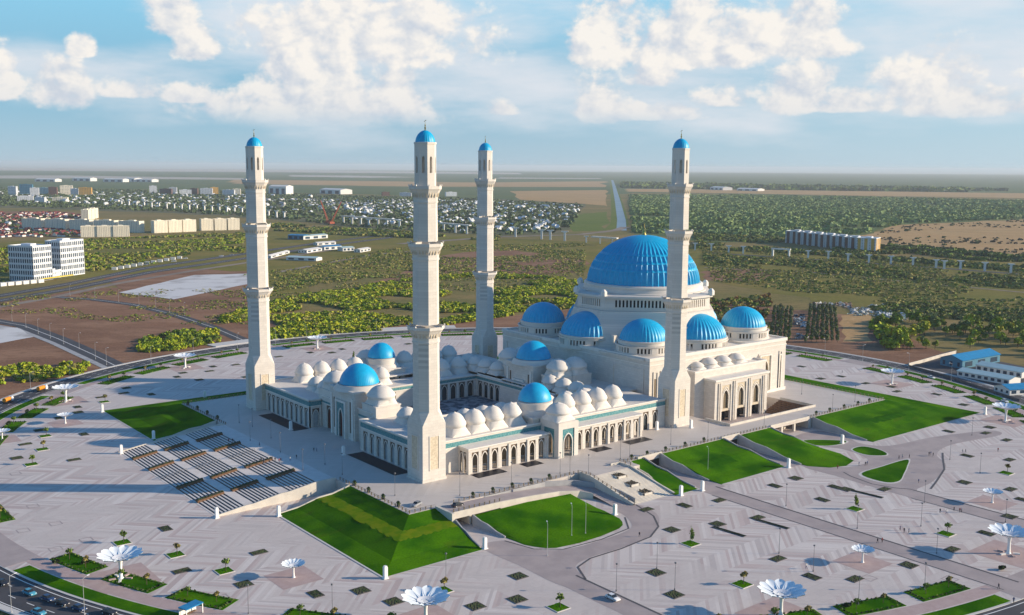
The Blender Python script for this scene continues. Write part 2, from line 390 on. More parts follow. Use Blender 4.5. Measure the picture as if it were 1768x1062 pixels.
# ------------------------------------------------------------------ ground, fields, roads
mb = MB(); mb.face([(x, y, -5.60) for x, y in arc_pts(19800, 0, 358, 179, (EYE[0], EYE[1]))]); structure('ground', mb, 'steppe')
Z = -5.56
def field(name, m, px, amp=12, n=6):
    global Z
    Z += .006
    return sheet(name, wob(GL(px, -5.5), amp, n), Z, m)
field('plain', 'far_green', [(-300, 287.5), (884, 296), (2100, 303.5), (2100, 345), (1080, 333), (884, 345), (430, 330), (-300, 322)], 80)
field('salt_flat', 'salt', [(-300, 288), (420, 292.5), (900, 298.5), (900, 301), (420, 297), (-300, 292.5)], 60)
field('salt_flat', 'salt', [(500, 302.4), (600, 303), (730, 306), (640, 307), (500, 305)], 40)
field('salt_flat', 'salt', [(860, 306.5), (1040, 307.5), (1040, 309), (860, 308.4)], 40)
field('field', 'tan_field', [(400, 310), (820, 315), (1045, 313), (1045, 323), (700, 322), (400, 317)], 40)
field('field', 'salt', [(-300, 303.5), (120, 303), (420, 307.5), (420, 310.5), (120, 308), (-300, 309)], 40)
field('field', 'tan_field', [(1080, 326), (1330, 328), (2000, 337), (2000, 346), (1330, 335), (1080, 331)], 25)
field('town_floor', 'town_ground', [(-200, 322), (430, 328), (560, 336), (830, 342), (1010, 352), (1000, 388), (960, 404), (860, 408), (620, 394), (460, 378), (300, 368), (-200, 352)], 20)
field('town_floor', 'dirt', [(-200, 362), (120, 366), (150, 372), (150, 408), (-200, 412)], 12)
field('meadow', 'meadow', [(-250, 430), (140, 412), (500, 398), (860, 412), (1240, 424), (1768, 455), (2100, 480), (2100, 600), (1768, 570), (1400, 520), (1230, 480), (1000, 470), (600, 470), (470, 510), (300, 480), (-250, 490)], 20)
field('field', 'bright_meadow', [(975, 372), (1048, 366), (1049, 398), (990, 400)], 10)
field('field', 'tan_field', [(880, 330), (1046, 328), (1048, 356), (1010, 352), (900, 345)], 14)
field('field', 'tan_field', [(1490, 404), (1560, 388), (1768, 377), (2000, 372), (2000, 455), (1768, 446), (1600, 440), (1520, 430)], 16)
field('wood_floor', 'wood_floor', [(1085, 336), (1330, 336), (1768, 346), (2050, 350), (2050, 372), (1768, 379), (1560, 388), (1490, 406), (1400, 420), (1230, 418), (1095, 404)], 15)
field('dirt_field', 'dirt', [(-250, 560), (60, 512), (170, 497), (428, 500), (470, 590), (430, 640), (250, 660), (100, 700), (-250, 800)], 8)
field('dirt_field', 'dirt', [(180, 478), (330, 464), (440, 470), (430, 500), (250, 520)], 6)
field('dirt_field', 'dirt', [(440, 640), (470, 590), (600, 570), (880, 545), (1010, 530), (1240, 520), (1480, 545), (1640, 612), (1800, 690), (1500, 700), (700, 640)], 6)
field('dirt_field', 'dirt', [(640, 488), (760, 442), (860, 430), (1010, 448), (1000, 470), (840, 478)], 10)
field('dirt_field', 'dirt', [(1216, 468), (1300, 462), (1340, 476), (1300, 486), (1216, 484)], 5)
field('dirt_field', 'tan_field', [(1452, 545), (1500, 540), (1506, 590), (1455, 590)], 3)
structure('canal_bank', strip(GL([(1056, 312), (1061, 330), (1068, 366), (1070, 386), (1060, 397)], -5.5), 20, -20, -5.42), 'bright_meadow')
tag(structure('water', strip(GL([(1057, 311), (1061, 325), (1067, 350), (1073, 380), (1073, 398)], -5.5), 10, -10, -5.38), 'water'))
Z = -5.36
def road(name, m, px, w, z=None, dash=False):
    global Z
    Z += .006
    p = GL(px, -5.4); structure(name, strip(p, w/2, -w/2, Z), m)
    if dash: structure('lane_marking', strip(p, .25, -.25, Z+.02), 'paint')
    return p
road('track', 'dirt_road', [(690, 421), (860, 409), (1000, 405), (1062, 398), (1080, 392)], 20)
road('highway', 'asphalt', [(-60, 521), (120, 490), (250, 463), (430, 437), (560, 418), (720, 399)], 16, dash=True)
road('highway', 'asphalt', [(-60, 529), (120, 499), (260, 470), (430, 445), (560, 425), (720, 404)], 16, dash=True)
road('highway_verge', 'dirt_road', [(-60, 540), (100, 512), (200, 490), (330, 468), (430, 453), (570, 432)], 10)
road('road', 'asphalt', [(-60, 545), (40, 562), (100, 585), (160, 612), (212, 638)], 13, dash=True)
road('road', 'asphalt', [(100, 513), (160, 517), (230, 526), (300, 543), (370, 566), (440, 596)], 10, dash=True)
road('footpath', 'concrete_grey', [(-60, 552), (30, 568), (90, 592), (150, 620), (196, 642)], 4)
road('track', 'dirt_road', [(1216, 462), (1400, 470), (1560, 486), (1768, 505), (1900, 520)], 6)
road('track', 'asphalt', [(1216, 436), (1400, 448), (1560, 458), (1768, 474), (1950, 490)], 12)
road('track', 'dirt_road', [(480, 470), (560, 455), (640, 440), (760, 430)], 9)
sheet('slab_field', wob(GL([(205, 505), (335, 475), (445, 472), (445, 487), (300, 517)], -5.3), 2.0), -5.2, 'slab')
sheet('slab_field', wob(GL([(-40, 562), (30, 566), (58, 582), (-40, 600)], -5.3), 1.0), -5.2, 'slab')

# the round plaza, its ring road, kerbs and verges
CX, CY = 110, 72
sheet('ring_road', arc_pts(275, 0, 358, 179), -5.13, 'asphalt')
for r_, w in ((274.3, .15), (262.6, .15)):
    structure('lane_marking', strip(arc_pts(r_, 0, 360, 180), w, -w, -5.12), 'paint')
for r_ in (266.5, 270.5):
    mb = MB()
    for k in range(190):
        a = k*360/190
        mb.grid([[(CX+(r_+d)*math.cos(R(t)), CY+(r_+d)*math.sin(R(t)), -5.12) for d in (-.13, .13)] for t in (a, a+.75)])
    structure('lane_marking', mb, 'paint')
mb = MB(); mb.lathe(CX, CY, [(277.2, -5.4), (277.2, -4.97), (275, -4.97), (275, -5.3)], 180, cap=False); structure('pavement', mb, 'kerb')
mb = MB(); mb.lathe(CX, CY, [(260.6, -5.4), (260.6, -4.99), (0.5, -4.99)], 180, cap=False); structure('plaza', mb, 'plaza_paving')
mb = MB(); mb.lathe(CX, CY, [(261.2, -5.4), (261.2, -4.97), (260.5, -4.97), (260.5, -5.2)], 180, cap=False); structure('kerb', mb, 'kerb')
def ringseg(r0, r1, a0, a1, z0, z1, name, m, n=None):
    n = n or max(2, int(abs(a1-a0)/1.5)); mb = MB()
    mb.prism(arc_pts(r1, a0, a1, n)+arc_pts(r0, a1, a0, n), z0, z1); return structure(name, mb, m)
ringseg(249.5, 254.6, 0, 359.5, -5.1, -4.975, 'footpath', 'rose_paving', 240)
GAPS = [(-176, -167), (-148.5, -146), (-97, -86), (-52, -46), (-7, -2), (40, 46), (94, 99.5), (128, 134)]   # drive-ins and entrances
def gap(a): return any(g0 <= a <= g1 for g0, g1 in GAPS)
SEGS = []
ed = sorted([g[1] for g in GAPS]); st = sorted([g[0] for g in GAPS])
for i in range(len(GAPS)):
    a0 = ed[i]; a1 = st[(i+1) % len(st)]
    if a1 < a0: a1 += 360
    SEGS.append((a0, a1))
for a0, a1 in SEGS:
    ringseg(255.2, 260.3, a0+.5, a1-.5, -5.1, -4.93, 'verge', 'lawn')
VERGES = []
for a0, a1 in SEGS:
    k = max(1, round((a1-a0)/6.5)); w = (a1-a0)/k
    for j in range(k):
        b0, b1 = a0+w*j+.5, a0+w*(j+1)-1.0
        if b1-b0 < 2: continue
        VERGES.append((b0, b1)); ringseg(241.5, 249, b0, b1, -5.1, -4.90, 'lawn', 'lawn')
for a in [g for g in GAPS]:
    ringseg(249.6, 261, a[0]+.4, a[1]-.4, -5.05, -4.955, 'road', 'road_paving')

ringseg(279, 291, 62, 100, -5.5, -5.0, 'pavement', 'kerb')
# roads inlaid in the plaza
def inlay(name, pts, m, z): return sheet(name, pts, z, m)
inlay('road', [(82.6, -62.5), (91.2, -62.5), (91.2, -182), (82.6, -182)], 'road_paving', -4.968)
inlay('road', [(139.6, -112), (148.6, -112), (148.6, -178), (139.6, -178)], 'road_paving', -4.968)
inlay('road', [(-18.6, -88), (-10.6, -88), (-10.6, -160), (-18.6, -160)], 'road_paving', -4.968)
inlay('road', rounded([(-19, -60), (-9, -60), (-6, -72), (2, -78), (17, -79), (32, -77), (39, -68), (42, -59), (51, -59), (51, -70), (44, -79), (32, -86), (15, -88), (2, -88), (-6, -91), (-10.5, -100), (-18.6, -100), (-19, -80)], 5), 'road_paving', -4.962)
inlay('road', rounded([(139.6, -114), (140, -100), (141, -84), (141, -70), (148, -57), (150, -69), (156, -80), (172, -79), (178, -62), (170, -40), (196, -36), (197, -52), (193, -62), (200, -72), (230, -76), (262, -86), (258, -93), (225, -88), (204, -92), (190, -104), (165, -112), (150, -114), (148.6, -122), (140, -122)], 5), 'road_paving', -4.962)
for pts, w in (([(91.5, -64), (91.5, -181)], .45), ([(-10.3, -96), (-10.3, -158)], .4), ([(149, -113), (149, -177)], .45), ([(82.3, -70), (82.3, -181)], .22), ([(139.3, -118), (139.3, -177)], .22),
               ([(51.5, -60), (47.5, -73), (41, -81.5), (31.5, -86.8), (16, -88.6), (2.5, -88.6), (-5.5, -91.5), (-10, -100)], .35),
               ([(-9.5, -60), (-6.5, -71.5), (1, -77.6), (17, -78.6), (31.5, -76.6), (38.5, -67.7)], .3),
               ([(155.7, -116.5), (166, -113), (184.9, -106.0), (200, -97), (208, -92.5)], .4), ([(149.5, -112.6), (145.5, -107), (143.2, -99), (145.5, -88), (148, -83)], .35)):
    structure('edging', strip([(*p, -4.945) for p in pts], w, -w, 0), 'edging')
isl = [([(178.9, -43.9), (190.6, -54.6), (185.7, -57.1), (176.5, -54.5), (172, -46)], .0), ([(180.5, -65.9), (188.5, -65.2), (190.5, -71), (188.0, -77.5), (183.7, -79.3), (178.4, -74.1)], 0), ([(151.5, -89.0), (168, -88.2), (185.6, -88.9), (176, -94.5), (166.2, -99), (155.1, -103.4), (149.2, -100.5)], 0)]
for pts, _ in isl:
    p = rounded(pts, 5); sheet('kerb', [(CX_+(x-CX_)*1.10, CY_+(y-CY_)*1.10) for CX_, CY_ in [np.mean(np.array(pts), 0)] for x, y in p], -4.93, 'kerb', .1)
    sheet('lawn', p, -4.89, 'lawn', .1)

# terrace (podium) with a sunken court on its south side
PX0, PX1, PY0, PY1 = -28, 262, -31, 175
CT = (155, 219, -18.2, 2.0)      # sunken court
mb = MB()
def plate(x0, x1, y0, y1): mb.box(x0, x1, y0, y1, -5.3, 0)
plate(PX0, CT[0], PY0, PY1); plate(CT[1], PX1, PY0, PY1); plate(CT[0], CT[1], CT[3]+26, PY1); plate(CT[0], 168, PY0, CT[2]); plate(197, CT[1], PY0, CT[2])
mb.box(168, 197, PY0, CT[2], -1.1, 0)
structure('terrace', mb, 'terrace_paving')
mb = MB(); mb.box(CT[0], CT[1], PY0-.5, CT[3]+26, -5.25, -4.93); structure('sunken_court', mb, 'road_paving')
mb = MB()
for k in range(3):
    for x in (177.5, 187): mb.box(x-.6, x+.6, -30.6+k*5.6, -29.6+k*5.6, -4.93, -1.1)
structure('bridge_pier', mb, 'concrete')
mb = MB()   # parapets of the terrace edge and court (coping proud of the slab)
def curb(x0, x1, y0, y1, h=.55): mb.box(x0, x1, y0, y1, 0.0, h)
curb(CT[0]-.7, CT[1]+.7, CT[2]-.7, CT[2], 1.1); curb(CT[0]-.7, CT[0], CT[2], -4, 1.1); curb(CT[1], CT[1]+.7, CT[2], CT[3], 1.1)
curb(66.9, 71.9, PY0-.15, PY0+.4, .9); curb(168, 197, PY0-.25, PY0+.35, .9); curb(82, 96, PY0-.2, PY0+.35, .9); curb(134, 146, PY0-.2, PY0+.35, .9)
structure('parapet', mb, 'concrete')
st_ = MB()   # broad steps down into the court from the east
for k in range(8):
    x = CT[1]-k*1.6
    st_.box(x-1.6, x, CT[2]+.02, CT[3]-.02, -4.9, -.35-k*.55)
tag(st_.build('stair', 'wood'), 'wide brown timber steps going down into the sunken court', 'stairs')

# grass slopes round the terrace
def slope(top, bot, name='lawn', prof=((0, 0), (.26, .36), (.46, .44), (.74, .84), (1, 1)), m='lawn', n=10, skirt=True):
    "top / bottom polylines (x, y, z) of equal length"
    mb = MB(); rows = []
    T = [np.array(p, float) for p in top]; B = [np.array(p, float) for p in bot]
    def res(P, t):
        q = t*(len(P)-1); i = min(int(q), len(P)-2); return P[i]+(P[i+1]-P[i])*(q-i)
    us = [k/n for k in range(n+1)]
    ts = []
    for (a, za), (b, zb) in zip(prof[:-1], prof[1:]): ts += [(a+(b-a)*j/3, za+(zb-za)*j/3) for j in range(3)]
    ts.append(prof[-1])
    for t, zt in ts:
        row = []
        for u in us:
            a = res(T, u); b = res(B, u); p = a+(b-a)*t; row.append((p[0], p[1], a[2]+(b[2]-a[2])*zt))
        rows.append(row)
    mb.grid(rows)
    if skirt:
        for side in (0, -1):
            mb.grid([[r_[side] for r_ in rows], [(r_[side][0], r_[side][1], -5.2) for r_ in rows]])
    return structure(name, mb, m)
def edge_wall(rows, name='retaining_wall', m='concrete', w=.45, up=.35):
    "a low sloping wall along a polyline of (x, y, z)"
    mb = MB(); P = [Vector(p) for p in rows]; A = []
    for i, p in enumerate(P):
        d = (P[min(i+1, len(P)-1)]-P[max(0, i-1)]); n = Vector((-d.y, d.x, 0)).normalized()*w/2
        A.append([(p.x-n.x, p.y-n.y, -5.2), (p.x-n.x, p.y-n.y, p.z+up), (p.x+n.x, p.y+n.y, p.z+up), (p.x+n.x, p.y+n.y, -5.2)])
    mb.grid(A); mb.face(A[0]); mb.face(A[-1][::-1])
    return structure(name, mb, m)
zb = -4.93
# front corner slope: west flank and south flank meet on a mitre
slope([(-28.2, 8.5, 0), (-28.2, -31.2, 0)], [(-57, 9, zb), (-57, -62, zb)])
slope([(-28.2, -31.2, 0), (-16.4, -31.2, 0)], [(-57, -62, zb), (-20, -62, zb)])
slope([(-28.2, 175.2, 0), (-28.2, 131.5, 0)], [(-57, 204, zb), (-57, 133, zb)])
slope([(40, 175.2, 0), (-28.2, 175.2, 0)], [(40, 204, zb), (-57, 204, zb)])
slope([(262.2, 175.2, 0), (60, 175.2, 0)], [(294, 204, zb), (60, 204, zb)])
slope([(77.5, -31.2, 0), (84.8, -31.2, 0)], [(71, -62, zb), (83.6, -62, zb)])
slope([(95.5, -31.2, 0), (134.6, -31.2, 0)], [(95.5, -63.5, zb), (135.6, -63.5, zb)])
slope([(145.5, -31.4, 0), (167, -31.4, 0)], [(143.4, -69, zb), (149, -76, zb), (156.7, -78.5, zb), (166, -76, zb), (171, -66, zb), (172, -57, zb)], n=15)
slope([(200, -31.2, 0), (262.2, -31.2, 0)], [(199.5, -64, zb), (294, -65, zb)])
slope([(262.2, -31.2, 0), (262.2, 175.2, 0)], [(294, -65, zb), (294, 204, zb)])
slope([(-8.6, -41.4, -1.6), (15, -41.6, -1.6), (35.5, -42.2, -2.4)], [(-7.2, -60, zb), (-6.5, -68, zb), (-2, -75, zb), (8, -76.6, zb), (19, -76.4, zb), (31, -74.4, zb), (35.8, -69, zb), (37.5, -58, zb)], prof=((0, 0), (.4, .5), (.8, .92), (1, 1)), n=16)
def worn(top, bot, t0, t1, m='worn_grass'):
    P_ = lambda q, e: [q[0][k]+(q[1][k]-q[0][k])*e for k in range(3)]
    pr = ((0, 0), (.26, .36), (.46, .44), (.74, .84), (1, 1)); mb = MB(); rows = []
    for j in range(7):
        t = t0+(t1-t0)*j/6; zt = float(np.interp(t, [a for a, _ in pr], [b for _, b in pr])); row = []
        for i in range(25):
            a, b = P_(top, i/24), P_(bot, i/24); e = (random.uniform(-.6, .6) if j in (0, 6) else 0)/30
            row.append((a[0]+(b[0]-a[0])*(t+e), a[1]+(b[1]-a[1])*(t+e), a[2]+(b[2]-a[2])*zt+.05))
        rows.append(row)
    mb.grid(rows); structure('worn_lawn', mb, m)
worn([(-28.2, 8.5, 0), (-28.2, -31.2, 0)], [(-57, 9, zb), (-57, -62, zb)], .27, .47)
worn([(-28.2, -31.2, 0), (-16.4, -31.2, 0)], [(-57, -62, zb), (-20, -62, zb)], .27, .47)
worn([(104, -31.2, 0), (121, -31.2, 0)], [(104, -63.5, zb), (121, -63.5, zb)], .36, .60, 'dark_grass')
worn([(222, -31.2, 0), (246, -31.2, 0)], [(226, -64.6, zb), (256, -64.8, zb)], .40, .56, 'dark_grass')
# kerb stones along the foot of the slopes
for pts in ([(-57.4, 9), (-57.4, -62.4), (-20, -62.4)], [(-57.4, 133), (-57.4, 204.4), (40, 204.4)], [(95.5, -63.9), (135.6, -63.9)], [(71, -62.3), (83.6, -62.3)], [(199.5, -64.4), (294.4, -65.4), (294.4, 204)]):
    mbk = strip([(*p, -4.86) for p in pts], .35, -.35, 0); structure('kerb', mbk, 'kerb')
# retaining walls beside the cuttings, following the slope profile
def wallprof(x0, y0, x1, y1, z0=0., z1=zb, m='concrete_grey', up=.5):
    pr = ((0, 0), (.26, .36), (.46, .44), (.74, .84), (1, 1))
    edge_wall([(x0+(x1-x0)*t, y0+(y1-y0)*t, z0+(z1-z0)*q) for t, q in pr], m=m, up=up)
wallprof(85.2, -31.4, 84.2, -60); wallprof(95.1, -31.4, 95.1, -57.5); wallprof(135.0, -31.4, 136, -61); wallprof(145.1, -31.4, 143.1, -66)
wallprof(167.4, -31.6, 171.5, -55); wallprof(199.6, -31.4, 199.2, -61); wallprof(-16.0, -41.5, -19.6, -60, -2); wallprof(-8.9, -41.6, -7.6, -58, -1.6); wallprof(77.1, -31.4, 72.2, -58, 0, zb, 'concrete')
wallprof(-28.4, 8.8, -56, 9.2, 0, zb, 'concrete'); wallprof(-28.4, 131.2, -56, 132.8, 0, zb, 'concrete')
# dark underpass mouths at the head of the cuttings
for x0, x1 in ((86, 94.5), (136, 144.5)):
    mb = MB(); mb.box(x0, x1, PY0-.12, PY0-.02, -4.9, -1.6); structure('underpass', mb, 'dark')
    inlay('road', [(x0-.3, PY0-.1), (x1+.3, PY0-.1), (x1+.6, -66), (x0-1, -66)], 'road_paving', -4.955)

# curved ramp from the terrace down to the plaza, carried over an underpass
rp = [(-22, -36, -.02), (-9, -36, -.02), (4, -36, -.25), (18, -36, -.9), (32, -36, -1.9), (42, -38.5, -2.8), (47.5, -44, -3.6), (48.5, -51, -4.4), (47.5, -59, -4.93)]
def offs(P, w):
    out = []
    for i, p in enumerate(P):
        a = Vector(P[max(0, i-1)][:2]); b = Vector(P[min(len(P)-1, i+1)][:2]); d = (b-a).normalized(); out.append((p[0]-d.y*w, p[1]+d.x*w, p[2]))
    return out
Lw, Rw = offs(rp[1:], 4.6), offs(rp[1:], -4.6)
mb = MB(); mb.grid([Lw, Rw]); structure('ramp', mb, 'road_paving')
inlay('ramp', [(-16.2, -31.1), (-16.2, -40.4), (-9, -40.6), (-9, -31.1)], 'road_paving', -.012)
mb = MB(); q = [(-16.2, -40.4, 0), (-9, -40.6, -.02)]+Rw[1:6]
for (a, b) in zip(q[:-1], q[1:]):
    lo_ = -1.7 if b[0] < 6 else -5.2
    mb.face([(a[0], a[1], lo_), (b[0], b[1], lo_), (b[0], b[1], b[2]+.75), (a[0], a[1], a[2]+.75)]); mb.face([(a[0], a[1]+.5, lo_), (b[0], b[1]+.5, lo_), (b[0], b[1]+.5, b[2]+.75), (a[0], a[1]+.5, a[2]+.75)]); mb.face([(a[0], a[1], a[2]+.75), (b[0], b[1], b[2]+.75), (b[0], b[1]+.5, b[2]+.75), (a[0], a[1]+.5, a[2]+.75)])
mb.box(-17.4, -16.2, -41.3, -31.1, -5.2, .75); mb.box(-9.2, -8.4, -40.2, -31.3, -5.2, -1.75)
structure('retaining_wall', mb, 'concrete')
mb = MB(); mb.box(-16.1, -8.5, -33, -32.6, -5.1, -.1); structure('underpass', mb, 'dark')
wl_ = [(x, y, max(z, -4.9)) for x, y, z in Lw[3:]]
mb = MB()
for (a, b) in zip(Lw[1:-1], Lw[2:]):
    top = lambda p: (0.0 if p[1] > -34 else min(0, p[2]+1.9))
    mb.face([(a[0], a[1]+.2, -5.2), (b[0], b[1]+.2, -5.2), (b[0], b[1]+.2, top(b)), (a[0], a[1]+.2, top(a))])
    mb.face([(a[0], a[1]+.2, top(a)), (b[0], b[1]+.2, top(b)), (b[0]+.5, b[1]+.7, top(b)), (a[0]+.5, a[1]+.7, top(a))])
structure('retaining_wall', mb, 'concrete_grey')

# ------------------------------------------------------------------ stairs
def west_stair():
    t = thing('grand_stair', 'broad grey outdoor stair with dark stripes and three flights in front of the west gate', 'stairs', (-50, 71.5, -5))
    fl = [(-27.9, -35.2, 0), (-35.2, -47.2, 0)]
    spans = [(-28.0, -35.6, None), (-35.6, -47.2, 'f'), (-47.2, -50.6, None), (-50.6, -61.2, 'f'), (-61.2, -64.4, None), (-64.4, -75.2, 'f')]
    z = 0.0; nf = 8; dz = 4.93/(3*nf)
    y0, y1 = 20.2, 122.6; f = 0
    mb = MB(); rs = MB(); mb.box(-35.6, -28.02, y0, y1, -5.2, -.01)
    for a, b, k in spans[1:]:
        if not k:
            mb.box(b, a, y0, y1, -5.2, z); continue
        f += 1
        if f != 0:
            m2 = MB(); w = (a-b)/nf
            for i in range(nf):
                z -= dz
                m2.box(a-(i+1)*w, a-i*w, y0, y1, -5.2, z)
                rs.box(a-i*w-.62, a-i*w-.01, y0+.02, y1-.02, z-.05, z+.012)  # dark strip laid along the back of each tread
            m2.build('flight', 'step', t)
    mb.build('landing', 'step', t); rs.build('dark_tread_strip', 'step_dark', t)
    for y in (y0-.6, y1):
        mb = MB()
        mb.grid([[(x, yy, zz) for x, zz in ((-28, .55), (-35.6, .45), (-47.2, -1.2), (-50.6, -1.3), (-61.2, -2.9), (-64.4, -3.0), (-75.6, -4.5))] for yy in (y, y+.6)])
        for yy in (y, y+.6):
            mb.grid([[(x, yy, zz) for x, zz in ((-28, .55), (-35.6, .45), (-47.2, -1.2), (-50.6, -1.3), (-61.2, -2.9), (-64.4, -3.0), (-75.6, -4.5))], [(x, yy, -5.2) for x in (-28, -35.6, -47.2, -50.6, -61.2, -64.4, -75.6)]])
        mb.build('side_wall', 'concrete', t)
    mb = MB()
    for (xa, za, xb, zb_) in ((-35.8, 0, -47, -1.64), (-50.8, -1.64, -61, -3.29), (-64.6, -3.29, -75, -4.93)):
        n = 10
        for i in range(n+1):
            q = i/n; x = xa+(xb-xa)*q; zz = za+(zb_-za)*q
            mb.box(x-.06, x+.06, 73.94, 74.06, zz-.1, zz+1.05)
        mb.tube((xa, 74, za+1.05), (xb, 74, zb_+1.05), .07)
    mb.build('handrail', 'pole', t)
    return t
west_stair()
def stair_planter(xa, za, xb, zb_, y, lab_):
    t = thing('stair_planter', lab_, 'planter', ((xa+xb)/2, y, (za+zb_)/2), group='sloping planters on the west stair')
    mb = MB(); w = 1.05
    A = [(xa, za), (xb, zb_)]
    for s in (-1, 1): mb.grid([[(x, y+s*w, z-.6) for x, z in A], [(x, y+s*w, z+.75) for x, z in A], [(x, y+s*(w-.25), z+.75) for x, z in A]])
    for x, z in A: mb.face([(x, y-w, z-.6), (x, y+w, z-.6), (x, y+w, z+.75), (x, y-w, z+.75)])
    mb.build('box', 'wood', t)
    mb = MB(); n = 26; rows = []
    for i in range(n+1):
        q = i/n; x = xa+(xb-xa)*q; z = za+(zb_-za)*q
        rows.append([(x, y+s*.8, z+.72+random.uniform(.0, .45)*(abs(s) < 1)) for s in (-1, -.5, 0, .5, 1)])
    mb.grid(rows); mb.build('shrubs', 'soil_bed', t)
for fi, (xa, za, xb, zb_) in enumerate(((-35.6, -.1, -47.0, -1.6), (-50.8, -1.7, -61.2, -3.3), (-64.5, -3.35, -74.6, -4.85))):
    for yi, y in enumerate((108, 89, 58.5, 39)):
        stair_planter(xa, za, xb, zb_, y, 'brown planter on the %s west stair flight, %s' % (('top', 'middle', 'bottom')[fi], ('nearest the left lawn', 'second from the left lawn', 'second from the cream side wall', 'nearest the cream side wall')[yi]))
def south_stair():
    t = thing('garden_stair', 'cream stone steps with three planting beds between the curved ramp and the lawns', 'stairs', (62, -48, -5))
    structure('terrace', (lambda m: (m.box(50.6, 76.9, -37.2, -31.02, -5.3, -.006), m)[1])(MB()), 'terrace_paving')
    n = 30; mb = MB()
    for i in range(n): mb.box(50.9, 71.6, -37.2-(i+1)*.77, -37.2-i*.77, -5.2, -(i+1)*4.93/n)
    mb.build('flight', 'concrete', t)
    mb = MB(); mb.grid([[(x, y, z) for y, z in ((-31.1, .7), (-37.2, .6), (-44, -.9), (-52, -2.8), (-60.5, -4.4))] for x in (71.6, 72.3)])
    for x in (71.6, 72.3): mb.grid([[(x, y, z) for y, z in ((-31.1, .7), (-37.2, .6), (-44, -.9), (-52, -2.8), (-60.5, -4.4))], [(x, y, -5.2) for y in (-31.1, -37.2, -44, -52, -60.5)]])
    mb.build('side_wall', 'concrete', t); mb = MB()
    for x in (49.9, 50.8): mb.grid([[(x, y, z) for y, z in ((-31.1, .7), (-37.2, .6), (-44, -.7), (-52, -2.6), (-60.5, -4.3))], [(x, y, -5.2) for y in (-31.1, -37.2, -44, -52, -60.5)]])
    mb.grid([[(x, y, z) for y, z in ((-31.1, .7), (-37.2, .6), (-44, -.7), (-52, -2.6), (-60.5, -4.3))] for x in (49.9, 50.8)])
    mb.build('side_wall', 'concrete', t)
    for k, (y, z, nm) in enumerate(((-40, -.6, 'top'), (-47, -2.1, 'middle'), (-54, -3.6, 'bottom'))):
        b = thing('planting_bed', 'dark sunken shrub bed in the %s of the cream garden stair' % nm, 'planter', (62, y, z), group='shrub beds in the garden stair')
        m = MB()
        for x0, x1, ya, yb in ((59.5, 64.5, y-2.6, y-2.2), (59.5, 64.5, y+2.2, y+2.6), (59.5, 59.9, y-2.6, y+2.6), (64.1, 64.5, y-2.6, y+2.6)): m.box(x0, x1, ya, yb, z-1.8, z+.12)
        m.build('rim', 'concrete', b)
        m = MB(); m.grid([[(59.9+4.2*i/8, y-2.2+4.4*j/8, z+.10+random.uniform(0, .3)) for i in range(9)] for j in range(9)]); m.build('shrubs', 'soil', b)
south_stair()

# ------------------------------------------------------------------ mosque
def arch_curve(w, spring, apex, n=8):
    "pointed arch: list of (u, z) from left spring to right spring, u centred"
    out = []
    for k in range(n+1):
        q = k/n; out.append((-w/2*(1-q**1.7)**.62 if q < 1 else 0, spring+(apex-spring)*q))
    return out+[(-u, z) for u, z in out[-2::-1]]
class Wall:
    "facade frame: o = start point, u = run direction (2D), d = depth measured inwards"
    def __init__(s, o, u, inward): s.o, s.u, s.n = o, u, inward
    def P(s, a, d, z): return (s.o[0]+s.u[0]*a+s.n[0]*d, s.o[1]+s.u[1]*a+s.n[1]*d, z)
def arch_wall(mb, wl_, L, z0, z1, d0, d1, ops, a0=0):
    "slab a0..L between depths d0,d1 pierced by ops = (centre, width, sill, spring, apex)"
    P = wl_.P; T = lambda a, d, z: P(a, d, z); x = a0
    for (c, w, sill, sp, ap) in sorted(ops):
        if c-w/2 > x+1e-4: mb.box(x, c-w/2, d0, d1, z0, z1, T)
        if sill > z0+1e-4: mb.box(c-w/2, c+w/2, d0, d1, z0, sill, T)
        cv = arch_curve(w, sp, ap) if ap > sp else [(-w/2, sp), (w/2, sp)]
        cv = [(c+u, z) for u, z in cv]
        for d in (d0, d1): mb.grid([[T(u, d, z) for u, z in cv], [T(u, d, z1) for u, z in cv]])
        mb.grid([[T(u, d0, z) for u, z in cv], [T(u, d1, z) for u, z in cv]])
        mb.face([T(cv[0][0], d0, z1), T(cv[-1][0], d0, z1), T(cv[-1][0], d1, z1), T(cv[0][0], d1, z1)])
        x = c+w/2
    if L > x+1e-4: mb.box(x, L, d0, d1, z0, z1, T)
def arch_trim(mb, wl_, c, w, sill, sp, ap, d0, d1, t=.3):
    cv = [(-w/2, sill)]+arch_curve(w, sp, ap)+[(w/2, sill)]
    ou = [(-w/2-t, sill)]+arch_curve(w+2*t, sp, ap+t*1.5)+[(w/2+t, sill)]
    P = wl_.P
    mb.grid([[P(c+u, d0, z) for u, z in cv], [P(c+u, d0, z) for u, z in ou], [P(c+u, d1, z) for u, z in ou]])
    mb.grid([[P(c+u, d1, z) for u, z in cv], [P(c+u, d0, z) for u, z in cv]])
MQ = thing('mosque', 'huge cream stone mosque with blue ribbed domes and an arcaded courtyard on a terrace', 'mosque', (120, 72, 0))
PANES = {}
def window(parent, wl_, c, w, z0, z1, d, m='glass', name='window', th=.12):
    "one pane, its mesh shared by all panes of the same size and facing"
    key = (round(w, 2), round(z1-z0, 2), wl_.u, m, name); 
    p = wl_.P(c, d, z0)
    if key in PANES:
        o = bpy.data.objects.new(name, PANES[key]); COL.objects.link(o)
    else:
        mb = MB(); F = Wall((0, 0), wl_.u, wl_.n); mb.box(-w/2, w/2, 0, th, 0, z1-z0, lambda a, dd, z: F.P(a, dd, z)); o = mb.build(name, m); PANES[key] = o.data
    o.parent = parent; o.location = Vector(p)-wl(parent); return o
